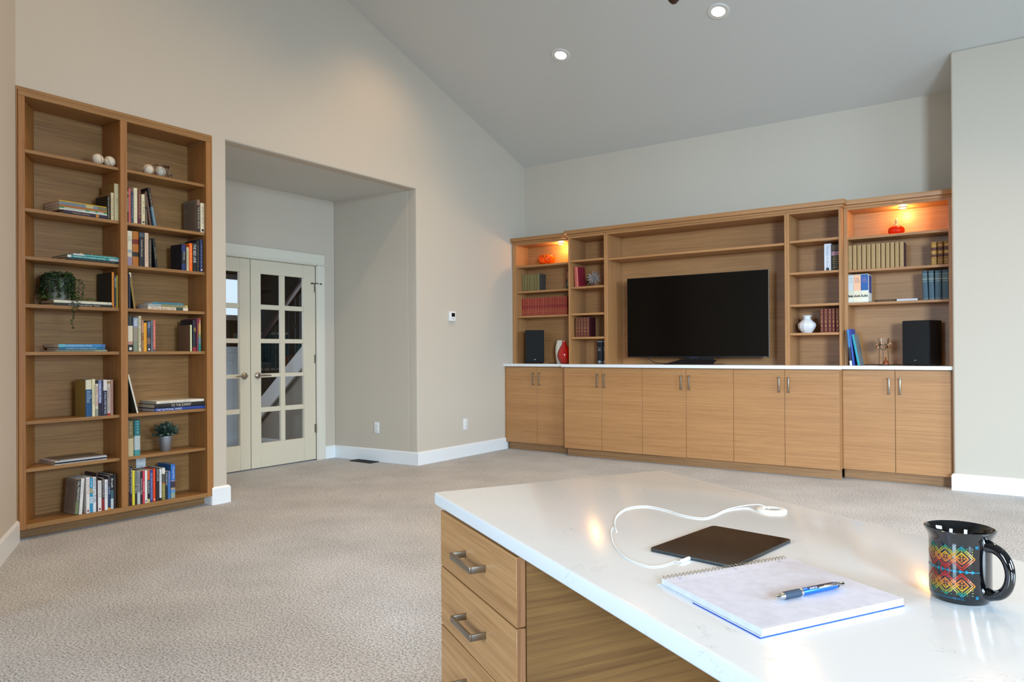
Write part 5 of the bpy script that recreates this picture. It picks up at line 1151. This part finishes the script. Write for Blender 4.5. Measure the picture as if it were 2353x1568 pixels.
for i in range(turns*12+1):
    t = i/12; a = .004+(NL-.008)*t/turns; ph_ = 2*PI*t; npt.append(nq(a, -.0015+.0068*math.cos(ph_), .0078+.0070*math.sin(ph_)))
mb.tube(npt, .00062, 5); mb.build('spiral_wire', mat('spiral_steel', '#b4b2aa', .3, .9), nb_, smooth=60)
for a in (.028, NL*.52, NL-.034):
    p = nq(a, .012, .0119); MB().lathe([(.0004, 0), (.0032, .0001)], p, 14).build('punched_hole', paper('#a9b6dc', .7), nb_)
# pen
p1, p2 = Vector((4.6590, -6.2000, 0)), Vector((4.7275, -6.0745, 0)); pd = (p2-p1).normalized(); PL = .143; zc = ZD+.0119+.0062
pen = thing('pen', 'blue retractable gel pen lying on the notebook', 'pen', (p1.x, p1.y, zc)); pen.rotation_euler = (0, 0, math.atan2(pd.y, pd.x))
def rod(name, M, prof, **kw): return MB().tube([(x, 0, 0) for x, r_ in prof], [r_ for x, r_ in prof], 20).build(name, M, pen, smooth=35, **kw)
BLU = mat('metallic_blue', '#2a6fc4', .22, .5); GRIP = mat('grip_rubber', '#2f3f52', .7)
rod('tip', CHROME, [(0, .0010), (.001, .0016), (.006, .0034), (.013, .0050), (.016, .0052)])
rod('grip', GRIP, [(.016, .0052), (.018, .0058), (.046, .0060), (.049, .0057)])
rod('ring', CHROME, [(.049, .0058), (.050, .0061), (.0525, .0061), (.0535, .0057)])
rod('barrel', BLU, [(.0535, .0056), (.056, .0058), (.118, .0056), (.126, .0050), (.128, .0042)])
rod('collar', mat('pen_black', '#15161c', .3), [(.128, .0046), (.1295, .0046), (.1300, .0038)])
rod('button', CHROME, [(.130, .0036), (.141, .0036), (.143, .0030)])
MB().slab([(.062, -.0020, .0052), (.068, -.0050, .0036), (.118, -.0048, .0036), (.118, .0000, .0058), (.090, .0004, .0059), (.068, .0004, .0058)], (0, -.0006, .0004)).build('dark_panel', mat('pen_navy', '#101733', .25), pen)
MB().tube([(.124, -.0052, .0035), (.116, -.0078, .0050), (.096, -.0084, .0052), (.082, -.0068, .0044)], [.0022, .0021, .0019, .0013], 10).build('clip', CHROME, pen, smooth=50)
text(pen, 'ENERGEL', .016, .0032, paper('#d8dde6'), (.074, -.0046, .0049), (1, 0, 0), (0, .62, .78), 'brand_lettering')
# mug
mg = thing('mug', 'black glossy mug printed with a colourful geometric pattern', 'mug', (4.878, -5.985, ZD))
MR, MH = .0425, .108; BLK = mat('black_glaze', '#06070a', .06, Coat_Weight=1.0)
prof = [(.001, .004), (.034, .003), (.036, 0), (.0385, .0), (.0405, .004), (MR, .012), (MR, .088), (MR+.0012, .097), (MR+.0062, .106), (MR+.0064, .108), (MR+.0040, .1088), (MR+.001, .104), (MR-.0032, .095), (MR-.0036, .012), (MR-.010, .006), (.001, .006)]
MB().lathe(prof, n=64).build('body', BLK, mg, smooth=50)
HA = -.62+.13     # bearing of the handle
hd = Vector((math.cos(HA), math.sin(HA), 0)); hp = []
for i in range(25):
    t = i/24; a = PI/2-PI*t; x = MR-.004+.035*max(0, math.cos(a))**.75; z = .0525+.036*math.sin(a)
    if i == 0 or i == 24: x = MR-.005
    hp.append(hd*x+Vector((0, 0, z)))
rs = [.0105 if i in (0, 24) else (.0092 if i in (1, 23) else .0068+.0010*abs(i-12)/12) for i in range(25)]
MB().tube(hp, rs, 16).build('handle', BLK, mg, smooth=60)
# printed pattern: little tiles wrapped round the body, colour by distance from the middle band
PC = [paper(c, .2) for c in ('#15637f', '#22755f', '#8f8a38', '#a8781f', '#ad602c', '#9c3026', '#961c1a', '#127a94')]
pm_ = MB(); RP = MR+.00025; PA0 = HA+PI+.95      # bearing of the pattern's centre
PCEN = math.atan2(-7.31+5.985, 4.97-4.878)-.47; HW = 1.10; ZM = .0505; HZ = .040
def pt(u, v): a = PCEN+u; return (RP*math.cos(a), RP*math.sin(a), ZM+v)
def tri(pts, c):
    pm_.add([pt(u/MR, v) for u, v in pts], [tuple(range(len(pts)))], c)
def colr(v):
    v = abs(v)/HZ; return 6 if v < .18 else 5 if v < .32 else 4 if v < .52 else 3 if v < .68 else 2 if v < .80 else 1 if v < .90 else 0
s = .0019; W_ = HW*MR
def strip(u0, v0, u1, v1, c, w=.0009):
    n_ = max(1, int(abs(u1-u0)/.003)); dx, dy = u1-u0, v1-v0; l = math.hypot(dx, dy); nx_, ny_ = -dy/l*w/2, dx/l*w/2
    for i in range(n_):
        a, b = i/n_, (i+1)/n_; q = [(u0+dx*a-nx_, v0+dy*a-ny_), (u0+dx*b-nx_, v0+dy*b-ny_), (u0+dx*b+nx_, v0+dy*b+ny_), (u0+dx*a+nx_, v0+dy*a+ny_)]
        tri(q, c if c is not None else colr(v0+dy*(a+b)/2))
for cu_ in (-.021, 0.0005, .022):                    # stacked diamonds
    for sg in (-1, 1):
        for k, (r_, cc) in enumerate(((.0175, None), (.0140, None), (.0085, None))):
            cv = sg*.020 if cu_ else 0
            if cu_ == .0005: r_ = (.017, .0135, .0075)[k]
            for (a, b, c_, d) in ((0, r_, r_, 0), (r_, 0, 0, -r_), (0, -r_, -r_, 0), (-r_, 0, 0, r_)):
                strip(cu_+a, cv+b, cu_+c_, cv+d, cc, .0013)
                m_ = 7
                for j in range(m_):
                    t = (j+.5)/m_; x_, y_ = cu_+a+(c_-a)*t, cv+b+(d-b)*t
                    if abs(y_) < HZ and k != 1: tri([(x_, y_+s*.9), (x_-s*.8, y_-s*.6), (x_+s*.8, y_-s*.6)], colr(y_))
        for (du, dv) in ((0, 0), (.0035, 0), (-.0035, 0), (0, .0035), (0, -.0035)): u_, v_ = cu_+du, (sg*.020 if cu_ else sg*.029)+dv; tri([(u_-.0012, v_-.0012), (u_+.0012, v_-.0012), (u_+.0012, v_+.0012), (u_-.0012, v_+.0012)], colr(v_))
n_ = 24
for i in range(n_):
    a, b = 2*PI*i/n_, 2*PI*(i+1)/n_; tri([(.0075*math.cos(a), .0095*math.sin(a)), (.0075*math.cos(b), .0095*math.sin(b)), (.0060*math.cos(b), .0078*math.sin(b)), (.0060*math.cos(a), .0078*math.sin(a))], 6)
strip(-W_, 0, W_, 0, 7, .0011); strip(0, -.012, 0, .012, 6, .0009)
for u_ in (-.036, -.028, -.020, .012, .020, .028, .036, -.010, .006, -.005):
    sg = 1 if u_ > 0 else -1; tri([(u_+sg*.004, 0), (u_-sg*.001, .003), (u_-sg*.001, -.003)], 7)
for sg in (-1, 1):
    strip(-W_*.8, sg*(HZ+.0015), W_*.55, sg*(HZ+.0015), 0, .0007)
    for i in range(26): u_ = -W_*.8+i*(W_*1.35)/26; tri([(u_, sg*(HZ+.0004)), (u_+.0013, sg*(HZ+.0004)), (u_+.0007, sg*(HZ-.0012))], 0)
    tri([(W_*.86, sg*.0375-.0022), (W_*.86+.0044, sg*.0375-.0022), (W_*.86+.0044, sg*.0375+.0022), (W_*.86, sg*.0375+.0022)], 0)
    for row, cc in ((.034, 1), (.030, 2), (.026, 2)):
        for i in range(12): u_ = -W_*.9+i*W_*1.8/12; tri([(u_, sg*row), (u_+.0022, sg*row), (u_+.0011, sg*(row+.0020))], cc)
pm_.build('printed_pattern', PC, mg)
flush_text()
